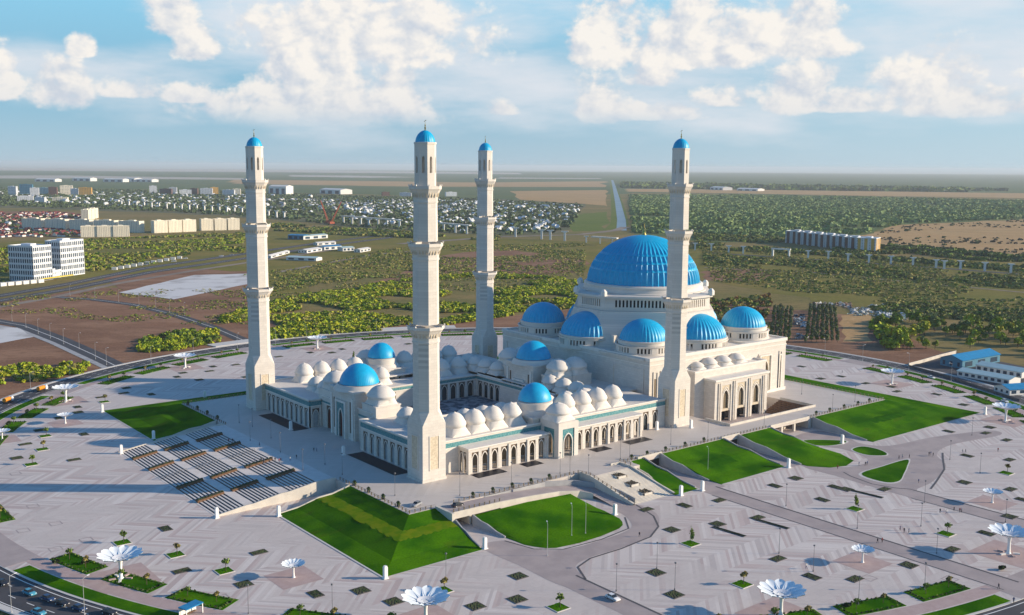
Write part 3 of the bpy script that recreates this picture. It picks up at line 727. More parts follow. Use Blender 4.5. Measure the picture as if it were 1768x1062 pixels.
def bay_part(key, build, name, m, wl_, c, base=0.):
    "one arch piece; its mesh is shared by every bay with the same shape and facing"
    k = (name, wl_.u, wl_.n)+tuple(round(q, 2) for q in key)
    if k in PANES: o = bpy.data.objects.new(name, PANES[k]); COL.objects.link(o)
    else: mb = MB(); build(mb, Wall((0, 0), wl_.u, wl_.n)); o = mb.build(name, m); PANES[k] = o.data
    o.parent = MQ; o.location = Vector(wl_.P(c, 0, base))-wl(MQ); return o
def facade(wl_, L, z1, bays, tag_, ow, oh, frieze=(None, None), skip=(), sill=.0, spandrel=True, deep=.55, win=True, base=0., wm='stone', panes='glass', wz=None):
    "stone wall with tall arched bays in rectangular frames"
    wall = MB(); arch_wall(wall, wl_, L, base, z1, 0, deep, [(c, ow, base+sill, base+oh, base+oh) for c in bays]); wall.build('%s_wall' % tag_, wm, MQ)
    iw = ow*.74
    for c in bays:
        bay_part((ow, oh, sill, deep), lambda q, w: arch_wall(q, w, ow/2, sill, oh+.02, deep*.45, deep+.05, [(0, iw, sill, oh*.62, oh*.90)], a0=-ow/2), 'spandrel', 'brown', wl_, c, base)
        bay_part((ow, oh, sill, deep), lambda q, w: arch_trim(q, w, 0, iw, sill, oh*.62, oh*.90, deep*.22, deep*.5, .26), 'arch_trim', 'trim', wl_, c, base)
        if win: window(MQ, wl_, c, iw+.3, base+sill, base+oh*.93, deep+.12, panes)
    if frieze[0] is not None:
        fr = MB(); fr.box(.0, L, -.06, -.002, frieze[0], frieze[1], lambda a, d, z: wl_.P(a, d, z)); fr.build('tile_frieze', 'tile', MQ)
        co = MB(); co.box(-.25, L+.25, -.45, .4, z1, z1+.45, lambda a, d, z: wl_.P(a, d, z)); co.build('cornice', 'trim', MQ)
        co = MB(); co.box(-.1, L+.1, -.22, -.003, frieze[0]-.42, frieze[0]-.02, lambda a, d, z: wl_.P(a, d, z)); co.build('string_course', 'trim', MQ)
def lin(a, b, n): return [a+(b-a)*(i+.5)/n for i in range(n)]
# outer galleries
E_, N_, S_, W_ = (1, 0), (0, 1), (0, -1), (-1, 0)
facade(Wall((6, 0), E_, N_), 125, 12.5, [106.5, 112.5, 118.5], 'south_gallery', 3.6, 8.4, (9.9, 11.7), wz=0)
facade(Wall((0, 49), S_, E_), 44, 12.5, lin(1.2, 43, 8), 'west_gallery', 3.5, 8.6, (10.0, 11.9), panes='pale_pane')
facade(Wall((0, 139), S_, E_), 45, 12.5, lin(1.5, 44, 9), 'west_gallery', 3.5, 8.6, (10.0, 11.9), panes='pale_pane')
facade(Wall((0.0, 94), E_, N_), 6, 12.5, [3.2], 'west_gallery_end', 3.6, 8.6, (10.0, 11.9), panes='pale_pane')
facade(Wall((6.0, 49.4), W_, S_), 6, 12.5, [3.0], 'west_gallery_end', 3.6, 8.6, (10.0, 11.9), panes='pale_pane')
facade(Wall((131, 144.4), W_, S_), 125, 12.5, [], 'north_gallery', 3.6, 8.4, (9.9, 11.7))
facade(Wall((6.2, 93.8), S_, E_), 11.6, 14.2, [6.5], 'gate_flank', 4.6, 10.6, (11.3, 12.1), panes='door')
facade(Wall((6.2, 61.8), S_, E_), 11.6, 14.2, [5.0], 'gate_flank', 4.6, 10.6, (11.3, 12.1), panes='door')
# courtyard sides
facade(Wall((24, 103), E_, N_), 76, 10.6, lin(1, 28, 5)+lin(48, 75, 5), 'court', 4.0, 8.1, (8.9, 10.2))
facade(Wall((100, 103), S_, E_), 62, 10.6, lin(1, 20, 4)+lin(42, 61, 4), 'court', 3.6, 8.1, (8.9, 10.2))
facade(Wall((100, 41), W_, S_), 76, 10.6, [], 'court', 4.0, 8.1, (8.9, 10.2))
facade(Wall((24, 41), N_, W_), 62, 10.6, [], 'court', 3.6, 8.1, (8.9, 10.2))
mb = MB()
for x0, x1, y0, y1, z in ((.56, 23.4, 94.6, 143.8, 12.35), (.56, 23.4, .6, 48.8, 12.35), (23.4, 130.9, .6, 24, 12.3), (23.4, 130.9, 120, 143.8, 12.3), (23.4, 101, 24, 40.4, 10.4), (23.4, 101, 103.6, 120, 10.4), (6.8, 23.4, 48.8, 94.6, 13.9), (100.6, 136.9, 24, 120, 12.2)):
    mb.box(x0, x1, y0, y1, z-.5, z)
mb.build('gallery_roof', 'roof', MQ)
mb = MB(); mb.box(24, 100, 41, 103, .01, .03); mb.build('courtyard_floor', 'court_floor', MQ)
mb = MB()
for x0, x1, y0, y1 in ((.8, 6.2, 95, 143.5), (.8, 6.2, .9, 48.6), (7, 23, .9, 20), ): mb.box(x0, x1, y0, y1, .05, 11.6)
mb.build('inner_wall', 'stone_plain', MQ)
# south porticoes with paired piers
for x0, x1 in ((15, 55), (69.2, 109.2)):
    L = x1-x0; w = Wall((x0, -6.3), E_, N_); bays = lin(.9, L-.9, 8)
    mb = MB(); arch_wall(mb, w, L, 0, 9.6, 0, .9, [(c, 3.3, 0, 8.3, 8.3) for c in bays]); 
    for xx in (0, L-.9):
        ws = Wall((x0+xx, -5.4), N_, E_); arch_wall(mb, ws, 5.4, 0, 9.6, 0, .9, [(1.5, 1.9, 0, 8.3, 8.3), (4.0, 1.9, 0, 8.3, 8.3)])
    for i in range(9):
        c = (bays[i-1]+bays[i])/2 if 0 < i < 8 else (.35 if i == 0 else L-.35)
        if i % 2 == 0: mb.box(c-.55, c+.55, -.4, -.001, 0, 9.1, lambda a, d, z: w.P(a, d, z))
    mb.build('portico', 'stone', MQ)
    for c in bays:
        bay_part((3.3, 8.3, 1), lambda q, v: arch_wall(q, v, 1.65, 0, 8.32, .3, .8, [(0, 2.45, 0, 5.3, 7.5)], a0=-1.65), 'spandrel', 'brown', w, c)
        bay_part((3.3, 8.3, 1), lambda q, v: arch_trim(q, v, 0, 2.45, 0, 5.3, 7.5, .14, .34, .28), 'arch_trim', 'trim', w, c)
        m3 = MB(); m3.box(c-.7, c+.7, 2.2, 3.0, .02, .95, lambda a, d, z: w.P(a, d, z)); m3.build('bench', 'trim', MQ)
    ws = Wall((x0, -5.4), N_, E_)
    for c in (1.5, 4.0):
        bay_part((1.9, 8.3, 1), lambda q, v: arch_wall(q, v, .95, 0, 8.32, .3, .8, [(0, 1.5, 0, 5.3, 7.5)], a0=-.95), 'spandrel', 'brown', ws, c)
        bay_part((1.9, 8.3, 1), lambda q, v: arch_trim(q, v, 0, 1.5, 0, 5.3, 7.5, .14, .34, .22), 'arch_trim', 'trim', ws, c)
    mb = MB(); mb.box(-.4, L+.4, -.65, 6.2, 9.6, 10.15, lambda a, d, z: w.P(a, d, z)); mb.build('portico_roof', 'trim', MQ)
    w0 = Wall((x0, -.0), E_, N_)
    for c in bays: window(MQ, w0, c, 2.3, .8, 7.2, -.16, 'bronze')
# hall
def cubic_box(name, m, *b, parent=MQ):
    mb = MB(); mb.box(*b); return mb.build(name, m, parent)
HX0, HX1, HY0, HY1 = 137, 241, 16, 128
mb = MB(); mb.box(HX0, HX1, HY0, HY1, 0, 26.6)
mb.build('hall_wall', 'stone', MQ)
mb = MB()
def ring(mb, x0, x1, y0, y1, z0, z1, t, o=0.):
    mb.box(x0-o, x1+o, y0-o, y0+t, z0, z1); mb.box(x0-o, x1+o, y1-t, y1+o, z0, z1); mb.box(x0-o, x0+t, y0+t, y1-t, z0, z1); mb.box(x1-t, x1+o, y0+t, y1-t, z0, z1)
ring(mb, HX0, HX1, HY0, HY1, 26.6, 28.2, 1.2, .5)
ring(mb, HX0, HX1, HY0, HY1, 24.4, 24.9, .01, .3)
ring(mb, HX0, HX1, HY0, HY1, 0.01, 1.6, .01, .5)
mb.build('parapet', 'trim', MQ)
mb = MB(); mb.box(HX0+1.2, HX1-1.2, HY0+1.2, HY1-1.2, 26.6, 26.75); mb.build('hall_roof', 'roof', MQ)
# tall framed panels on the hall walls
pan = MB(); fr = MB()
def tall_panel(w, c, ww, z0, z1, arch=True):
    P = lambda a, d, z: w.P(a, d, z)
    for a0, a1, za, zb2 in ((c-ww/2-.5, c-ww/2, z0, z1), (c+ww/2, c+ww/2+.5, z0, z1), (c-ww/2-.5, c+ww/2+.5, z1, z1+.5)): fr.box(a0, a1, -.4, -.002, za, zb2, P)
wW = Wall((HX0, HY1), S_, E_)
for c, ww in ((14, 20), (98, 20)): tall_panel(wW, c, ww, 3, 22)
wS = Wall((HX0, HY0), E_, N_)
for c, ww in ((4, 2.2), (9, 2.2), (14, 3), (86, 9), (99.5, 1.6)): tall_panel(wS, c, ww, 1.5, 21)
for c, ww in ((14, 20), (98, 20)): tall_panel(Wall((HX1, HY0), N_, W_), c, ww, 3, 22)
fr.build('panel_frame', 'stone_plain', MQ)
for c, ww in ((4, 1.1), (9, 1.1), (14, 1.6)): window(MQ, wS, c, ww, 2, 18, -.13, 'bronze')
def niche(w, c, ow, z0, z1, depth=1.2, parent=MQ, pane='bronze', deco='carved', up=.0):
    "arched niche in a raised frame: carved surround, trim, pane"
    a = MB(); arch_wall(a, w, c+ow/2, z0, z1, -depth*.55, -depth*.1, [(c, ow*.62, z0, z0+(z1-z0)*.58, z0+(z1-z0)*.86)], a0=c-ow/2); a.build('arch_panel', deco, parent)
    t = MB(); arch_trim(t, w, c, ow*.62, z0, z0+(z1-z0)*.58, z0+(z1-z0)*.86, -depth*.75, -depth*.5, ow*.045)
    P = lambda q, d, z: w.P(q, d, z)
    t.box(c-ow/2-.7, c-ow/2, -depth, -.002, z0, z1+.7, P); t.box(c+ow/2, c+ow/2+.7, -depth, -.002, z0, z1+.7, P); t.box(c-ow/2, c+ow/2, -depth, -.002, z1, z1+.7, P)
    t.build('niche_frame', 'trim', parent)
    window(parent, w, c, ow*.64, z0+.02, z0+(z1-z0)*.88, -.14, pane)
niche(wS, 86, 8.4, 1.6, 20.2, 1.4)
niche(wS, 99.5, 1.2, 1.6, 19, .5)
# south wing with three small domes and a porch of three tall arches over the sunken court
mb = MB(); mb.box(160, 214, 8, 16.2, -4.9, 19.6); mb.build('wing_wall', 'stone', MQ)
mb = MB(); ring(mb, 160, 214, 8, 16, 19.6, 20.5, .8, .35); mb.box(160.8, 213.2, 8.8, 16, 19.6, 19.7); mb.build('parapet', 'trim', MQ)
wp = Wall((167, 1.2), E_, N_)
mb = MB(); arch_wall(mb, wp, 40, -4.9, 15.6, 0, 1.2, [(8.5, 6.6, -4.9, 13.2, 13.2), (20, 6.6, -4.9, 13.2, 13.2), (31.5, 6.6, -4.9, 13.2, 13.2)])
P = lambda a, d, z: wp.P(a, d, z)
for c in (14.2, 25.8, 3.2, 36.8):
    mb.box(c-.9, c-.35, -.5, -.001, -4.9, 14.6, P); mb.box(c+.35, c+.9, -.5, -.001, -4.9, 14.6, P)
mb.box(0, 1.2, 1.2, 6.8, -4.9, 15.6, P); mb.box(38.8, 40, 1.2, 6.8, -4.9, 15.6, P); mb.build('porch', 'stone', MQ)
mb = MB(); mb.box(-.6, 40.6, -.9, 6.8, 15.6, 16.6, P); mb.build('porch_roof', 'trim', MQ)
for c in (8.5, 20, 31.5):
    a = MB(); arch_wall(a, wp, c+3.3, 0.3, 13.25, .5, 1.0, [(c, 4.0, 1.5, 7.2, 10.6)], a0=c-3.3); a.build('arch_panel', 'carved', MQ)
    t = MB(); arch_trim(t, wp, c, 4.0, 1.5, 7.2, 10.6, .25, .55, .4); arch_trim(t, wp, c, 5.4, 0.3, 7.4, 12.0, .3, .52, .25); t.build('arch_trim', 'trim', MQ)
    window(MQ, wp, c, 4.2, 1.5, 10.8, 1.15, 'bronze'); window(MQ, wp, c, 5.8, -4.8, 0.1, 3.0, 'dark', 'door')
# domes ----------------------------------------------------------------------
def ribmod(k, amp, bands=(), z0=0, h=1):
    def f(t, r_, z):
        q = (z-z0)/h; s = 0.0
        for b in bands:
            if abs(q-b) < .022: s = 1
        fade = min(1, max(0, (1-q)*3.0))
        return 1-amp*(abs(math.cos(k*t/2))**.7)*fade*(.25 if s else 1)-(.006 if s else 0)
    return f
def dome_part(cx, cy, z0, rr, h, ribs, amp, parent=None, name='dome', m='blue', a0=0., a1=2*PI, bands=(), fin=True, pts=0.06, seg=4, rings=22):
    parent = parent or MQ
    zs = sorted(set([math.sin(PI/2*k/rings) for k in range(rings)]+[b+d for b in bands for d in (-.024, -.020, .020, .024)]))
    prof = []
    for q in zs:
        r_ = math.sqrt(max(0, 1-q*q)); r_ = r_*(1-pts*q)
        prof.append((rr*r_, z0+h*q))
    prof.append((.02, z0+h))
    mb = MB(); n = max(24, int(ribs*seg*(a1-a0)/(2*PI)))
    mb.lathe(cx, cy, prof, n, a0, a1, ribmod(ribs, amp, bands, z0, h), cap=False)
    o = mb.build(name, m, parent, smooth=50 if ribs < 30 else 62)
    if fin:
        f = MB(); s = max(.35, rr*.026)
        f.lathe(cx, cy, [(s*1.6, z0+h-.15), (s*.7, z0+h+s*1.5), (s*1.3, z0+h+s*2.5), (s*.4, z0+h+s*3.4), (s*.9, z0+h+s*4.3), (s*.22, z0+h+s*5.2), (s*.18, z0+h+s*7.2)], 10)
        f.lathe(cx, cy, [(s*.02, z0+h+s*7), (s*.7, z0+h+s*7.8), (s*.02, z0+h+s*8.6)], 8)
        f.build('finial', 'gold', o)
    return o
def window_drum(cx, cy, r_, z0, z1, nwin, rot=0., sides=0, a0=0., a1=2*PI, name='drum', rim=None, upper=None):
    "ring of little piers over dark glazing; optional upper drum and rim ring, all one part with its glazing and panes below it"
    mb = MB(); n = 48
    lo, hi = z0+(z1-z0)*.10, z1-(z1-z0)*.10
    mb.lathe(cx, cy, [(r_-.8, z0-1.5), (r_+.35, z0-1.5), (r_+.35, z0), (r_, z0), (r_, lo), (r_-.7, lo)], n, cap=False)
    mb.lathe(cx, cy, [(r_-.7, hi), (r_, hi), (r_, z1), (r_+.45, z1+.1), (r_+.45, z1+.55), (r_-.5, z1+.55)], n, cap=False)
    for k in range(nwin):
        t = 2*PI*k/nwin+rot; wide = .46 if k % (nwin//8) else 1.5
        hw = PI*r_/nwin*wide
        c_, s_ = math.cos(t), math.sin(t)
        mb.box(-hw, hw, -.8, 0, lo, hi, lambda a, d, z: (cx+c_*(r_+d)-s_*a, cy+s_*(r_+d)+c_*a, z))
    if upper: mb.lathe(cx, cy, [(q, z) for q, z in upper], n, cap=False)
    o = mb.build(name, 'stone_plain', MQ, smooth=30)
    g = MB(); g.lathe(cx, cy, [(r_-.72, lo), (r_-.72, hi)], n, cap=False); g.build('window_band', 'dark', o, smooth=30)
    return o
HC = (189, 72)
# great dome on its tapering octagon
BA, BH = 34.0, 19.5
def octa(d, hw, z): 
    c, s = math.cos(PI/4), math.sin(PI/4); pts = []
    for k in range(4):
        a = PI/4+k*PI/2
        for w in (-hw, hw): pts.append((HC[0]+d*math.cos(a)-w*math.sin(a), HC[1]+d*math.sin(a)+w*math.cos(a), z))
    return pts
mb = MB()
mb.grid([octa(43, 24.5, 26.5), octa(40.5, 23, 34), octa(38.8, 22, 38), octa(38.4, 21.8, 38.01), octa(36.2, 20.6, 44), octa(36.2, 20.6, 44.6), octa(34.6, 19.8, 44.8), octa(34.6, 19.8, 45.6)], True)
mb.face(octa(34.6, 19.8, 45.6))
mb.build('dome_base', 'stone', MQ)
for k in range(4):
    mbx = MB()
oc = octa(34.2, 19.6, 0)
drum = MB(); slits = MB()
for k in range(8):
    p, q = oc[k], oc[(k+1) % 8]; L = math.hypot(q[0]-p[0], q[1]-p[1]); u = ((q[0]-p[0])/L, (q[1]-p[1])/L); inn = (-u[1], u[0])
    w = Wall((p[0], p[1]), u, inn); n = 16 if L > 30 else 9; mrg = 4.8 if L > 30 else 3.2
    ops = [(c, (L-2*mrg)/n*.52, 46.5, 49.9, 50.3) for c in lin(mrg, L-mrg, n)]
    arch_wall(drum, w, L, 45.6, 51.2, 0, 1.2, ops); slits.box(1.0, L-1.0, 1.25, 1.4, 45.7, 51.1, lambda a, d, z: w.P(a, d, z))
drum.grid([octa(35.6, 20.4, 51.2), octa(35.6, 20.4, 52.2), octa(34.4, 19.8, 52.6), octa(30, 17, 52.8)], True)
drum.grid([octa(33.5, 19.2, 51.2), octa(35.6, 20.4, 51.2)], True)
drum.lathe(HC[0], HC[1], [(33.2, 52.4), (33.2, 53.2), (32.2, 53.4), (31.6, 55.4), (31.9, 55.5), (31.9, 56.2), (31.0, 56.9), (29, 57)], 96, cap=False)
dr = drum.build('great_drum', 'stone_plain', MQ, smooth=25); slits.build('window_band', 'dark', dr)
# buttress blocks at the shoulders
mb = MB()
for k, p in enumerate(octa(34.8, 20.2, 0)):
    mb.ngon(p[0], p[1], 1.5, 6, 0, [(1, 52.2), (1, 54.4), (.4, 55.6)])
mb.build('shoulder_block', 'trim', MQ)
dome_part(HC[0], HC[1], 56.9, 30.2, 24.6, 64, .034, name='great_dome', bands=(.30, .46, .62), seg=6, rings=26, pts=.03)
# half domes on the four sides
for k, nm in enumerate(('west', 'south', 'east', 'north')):
    a = PI+k*PI/2; cx, cy = HC[0]+38*math.cos(a), HC[1]+38*math.sin(a)
    window_drum(cx, cy, 16.4, 27.0, 30.4, 56, rot=a, upper=[(16.0, 30.9), (16.0, 31.4), (16.5, 31.5), (16.5, 32.0), (15.2, 32.1)])
    dome_part(cx, cy, 32.0, 15.7, 11.6, 44, .034, name='half_dome', a0=a-PI/2-.05, a1=a+PI/2+.05, fin=False, seg=6)
    mb = MB(); ux, uy = -math.sin(a), math.cos(a); nx, ny = math.cos(a), math.sin(a); rows = []
    for (rr, hh, d) in ((15.9, 11.9, -1.5), (15.9, 11.9, 1.1), (17.6, 13.6, 1.1), (17.6, 13.6, -6)):
        rows.append([(cx+ux*rr*math.cos(PI*j/24)+nx*d, cy+uy*rr*math.cos(PI*j/24)+ny*d, 31.4+hh*math.sin(PI*j/24)) for j in range(25)])
    mb.grid(rows); mb.build('great_arch', 'stone_plain', MQ, smooth=40)
    mb = MB()
    for s in (-1, 1): 
        c = (cx+ux*s*17.4, cy+uy*s*17.4); mb.box(c[0]-2.2, c[0]+2.2, c[1]-2.2, c[1]+2.2, 26.6, 33.2)
    mb.build('arch_pier', 'stone_plain', MQ)
# corner domes
for sx, sy in ((-1, -1), (1, -1), (-1, 1), (1, 1)):
    cx, cy = HC[0]+38*sx, HC[1]+38*sy
    mb = MB(); mb.box(cx-15.5, cx+15.5, cy-15.5, cy+15.5, 26.7, 27.6); mb.build('dome_plinth', 'stone', MQ)
    window_drum(cx, cy, 13.6, 28.3, 31.4, 48, rot=PI/8, upper=[(12.6, 31.9), (12.4, 33.4), (12.75, 33.5), (12.75, 34.0), (11.4, 34.1)])
    dome_part(cx, cy, 34.0, 11.9, 9.9, 40, .03, name='corner_dome', fin=False, seg=6)
# three little domes on the south wing, mirrored on the north
def cupola_mesh():
    pass
CUP = []
def cupola(cx, cy, z0, zt, side, r_, name='cupola'):
    "pointed white onion dome rising out of a square, flaring base with gable shaped sides"
    key = (round(zt-z0, 2), side, r_)
    for k, me in CUP:
        if k == key:
            o = bpy.data.objects.new(name, me); COL.objects.link(o); break
    else:
        H = zt-z0; mb = MB(); n = 48; rows = []
        def sq(t, s): c, q = abs(math.cos(t)), abs(math.sin(t)); return s/2/max(c, q)
        hb = H*.40
        hb = H*.34; ring0, ring1, ring2 = [], [], []
        for i in range(n):
            t = 2*PI*(i+.5)/n; a = sq(t, side); k_ = math.sqrt(max(0, (a/(side/2))**2-1))      # 0 mid side .. 1 corner
            g = max(0, 1-k_*1.08)                                                              # gable on each side
            ring0.append((a*math.cos(t), a*math.sin(t), 0)); s1 = 1-.07*g; ring1.append((a*s1*math.cos(t), a*s1*math.sin(t), .03+hb*.92*g))
            ring2.append((r_*math.cos(t), r_*math.sin(t), hb))
        rows += [ring0, ring1, [tuple(p*.45+q*.55 for p, q in zip(x_, y_)) for x_, y_ in zip(ring1, ring2)], ring2]
        for q in (.01, .05, .12, .20, .30, .42, .54, .65, .75, .82, .87, .91, .95, 1.0):
            prof = r_*((1.0+.11*math.sin(min(1, q*2.2)*PI))*(max(0, 1-(q/.97)**2.5))**.58 if q < .9 else 0)
            if q >= .9: prof = r_*.30*(1-q)/.1*(1-.3*(1-q)/.1)
            prof = max(prof, .02)
            rows.append([(prof*math.cos(2*PI*(i+.5)/n), prof*math.sin(2*PI*(i+.5)/n), hb+.05+(H-hb-.05)*q) for i in range(n)])
        mb.grid(rows, True); o = mb.build(name, 'dome_white', smooth=27); CUP.append((key, o.data))
    o.parent = MQ; o.location = Vector((cx, cy, z0))-wl(MQ); return o
for x in (177, 187.5, 198): cupola(x, 14.4, 19.7, 24.8, 9.5, 4.1)
for x in (169,): cupola(x, 15, 19.7, 23.4, 8, 3.4)
for y_, yi in ((8.4, 18.2), (135.6, 114.5)):
    for x in (19, 28.5, 38, 47.5, 77, 86.5, 96, 105.5): cupola(x, y_, 12.3, 21.4, 9.6, 4.25)
    for x in (31, 40.5, 50, 75.5, 86.5, 97.0): cupola(x, yi, 12.3 if yi < 50 else 10.4, 19.2, 8.6, 3.9)
for x, y in ((105.5, 111), (105.5, 102), (106, 92.5), (105.5, 32), (105.5, 41), (103.5, 23.5), (14.5, 105), (14.5, 114), (14.5, 36), (14.5, 27), (107.5, 120), (105.6, 51)): cupola(x, y, 12.2, 18.9, 8.8, 4.0)
# gate pavilions
def gate_block(w, L, z1, parts, dome, base_z, tag_):
    pass
def pavilion(cx, cy, half, z1, u, inn, front, R_, zt, door_h, big=True):
    "domed gate: block, tiled portal, round drum, blue dome"
    b = MB(); b.box(cx-half[0], cx+half[0], cy-half[1], cy+half[1], 0.03, z1); b.build('gate_block', 'stone', MQ)
    c = MB(); ring(c, cx-half[0], cx+half[0], cy-half[1], cy+half[1], z1, z1+.8, .9, .5)
    c.lathe(cx, cy, [(R_+2.6, z1+.05), (R_+1.0, z1+2.4), (R_+.5, z1+2.5), (R_+.5, zt-8.9 if big else zt-7.6), (R_-.4, zt-8.6 if big else zt-7.3)], 40, cap=False); c.build('gate_drum', 'stone_plain', MQ, smooth=35)
    zb_ = zt-8.4 if big else zt-7.1
    dome_part(cx, cy, zb_, R_, zt-zb_, 64, .006, name='gate_dome', fin=False, pts=.10)
    for w, L, pane in front:
        ow = 7.0 if big else 5.6; zz = door_h
        a = MB(); arch_wall(a, w, L/2+ow/2, .03, zz, -.75, -.05, [(L/2, ow*.48, .03, zz*.55, zz*.80)], a0=L/2-ow/2); a.build('portal_tiles', 'tile' if big else 'stone', MQ)
        t = MB(); arch_trim(t, w, L/2, ow*.48, .03, zz*.55, zz*.80, -1.0, -.7, .5)
        Pq = lambda q, d, z: w.P(q, d, z)
        t.box(L/2-ow/2-.9, L/2-ow/2, -1.3, -.002, .03, zz+.9, Pq); t.box(L/2+ow/2, L/2+ow/2+.9, -1.3, -.002, .03, zz+.9, Pq); t.box(L/2-ow/2, L/2+ow/2, -1.3, -.002, zz, zz+.9, Pq)
        for e in (1.6, L-1.6): t.box(e-.7, e+.7, -.5, -.002, .03, z1-2.2, Pq)
        t.build('portal_frame', 'trim', MQ)
        for e in (3.6, L-3.6):
            s = MB(); s.box(e-.45, e+.45, -.12, -.003, 3, z1-4, Pq); s.build('slot_panel', 'brown', MQ)
        window(MQ, w, L/2, ow*.5, .05, zz*.83, -.13, pane, 'door')
pavilion(13, 72, (8.6, 10.6), 20.6, None, None, [(Wall((4.4, 82.6), S_, E_), 21.2, 'door'), (Wall((21.6, 61.4), N_, W_), 21.2, 'door')], 8.7, 31.6, 15.5)
pavilion(112.5, 72, (9.0, 10.6), 20.6, None, None, [(Wall((103.5, 82.6), S_, E_), 21.2, 'door')], 8.7, 31.6, 12.5)
pavilion(62, 10.5, (8.6, 9.4), 14.2, None, None, [(Wall((70.6, 19.9), W_, S_), 17.2, 'door')], 7.1, 27.2, 10.5, False)
pavilion(62, 133.8, (8.6, 9.4), 14.2, None, None, [(Wall((53.4, 124.4), E_, N_), 17.2, 'door')], 7.1, 27.2, 10.5, False)
for x, y in ((12.3, 52.6), (12.3, 91.4), (112.5, 53), (112.5, 91), (122.5, 52.5), (122.5, 91.5)):
    b = MB(); b.box(x-6.0, x+6.0, y-5.6, y+5.6, 12.2, 17.0); ring(b, x-6.0, x+6.0, y-5.6, y+5.6, 17.0, 17.5, .6, .25); b.build('cupola_block', 'stone_plain', MQ)
    cupola(x, y, 17.0, 25.6, 10.8, 5.6)
for y0, y1 in ((41.4, 61.4), (82.6, 102.6)): mb = MB(); mb.box(100.6, 104, y0, y1, 10.6, 12.2); mb.build('gallery_parapet', 'trim', MQ)
# south and north portals with their white domes
for sgn, yb in ((1, -11.2), (-1, 155.4)):
    y0, y1 = (yb, 1.0) if sgn > 0 else (143.0, yb)
    w = Wall((56.6, yb), E_, (0, sgn)) if sgn > 0 else Wall((67.4, yb), W_, (0, -1))
    mb = MB(); arch_wall(mb, w, 10.8, 0, 14.4, 0, 1.2, [(5.4, 6.4, 0, 11.8, 11.8)])
    mb.build('portal', 'stone_plain', MQ)
    b = MB(); 
    ws = Wall((56.6, yb+1.2*sgn), (0, sgn), (1, 0)); arch_wall(b, ws, 10.6, 0, 14.4, 0, 1.0, [(4.8, 6.6, 0, 11.8, 11.8)])
    ws2 = Wall((67.4, yb+1.2*sgn), (0, sgn), (-1, 0)); arch_wall(b, ws2, 10.6, 0, 14.4, 0, 1.0, [(4.8, 6.6, 0, 11.8, 11.8)])
    b.box(56.8, 67.2, min(y0+.3, y1-.3) if sgn > 0 else y0, max(y1, y0) if sgn > 0 else y1-.3, 13.9, 14.6); b.build('portal_side', 'stone_plain', MQ)
    a = MB(); arch_wall(a, w, 8.6, 0, 11.82, .35, 1.0, [(5.4, 4.4, 0, 6.2, 9.6)], a0=2.2); arch_wall(a, ws, 8.1, 0, 11.82, .3, .8, [(4.8, 4.4, 0, 6.2, 9.6)], a0=1.5); a.build('portal_tiles', 'tile', MQ)
    t = MB(); arch_trim(t, w, 5.4, 4.4, 0, 6.2, 9.6, .15, .4, .35); arch_trim(t, ws, 4.8, 4.4, 0, 6.2, 9.6, .12, .34, .35); t.build('arch_trim', 'trim', MQ)
    window(MQ, w, 5.4, 4.4, .1, 9.6, 8.5, 'bronze', 'door')
    cupola(62, -4.6 if sgn > 0 else 148.8, 14.5, 21.6, 10.6, 4.9)

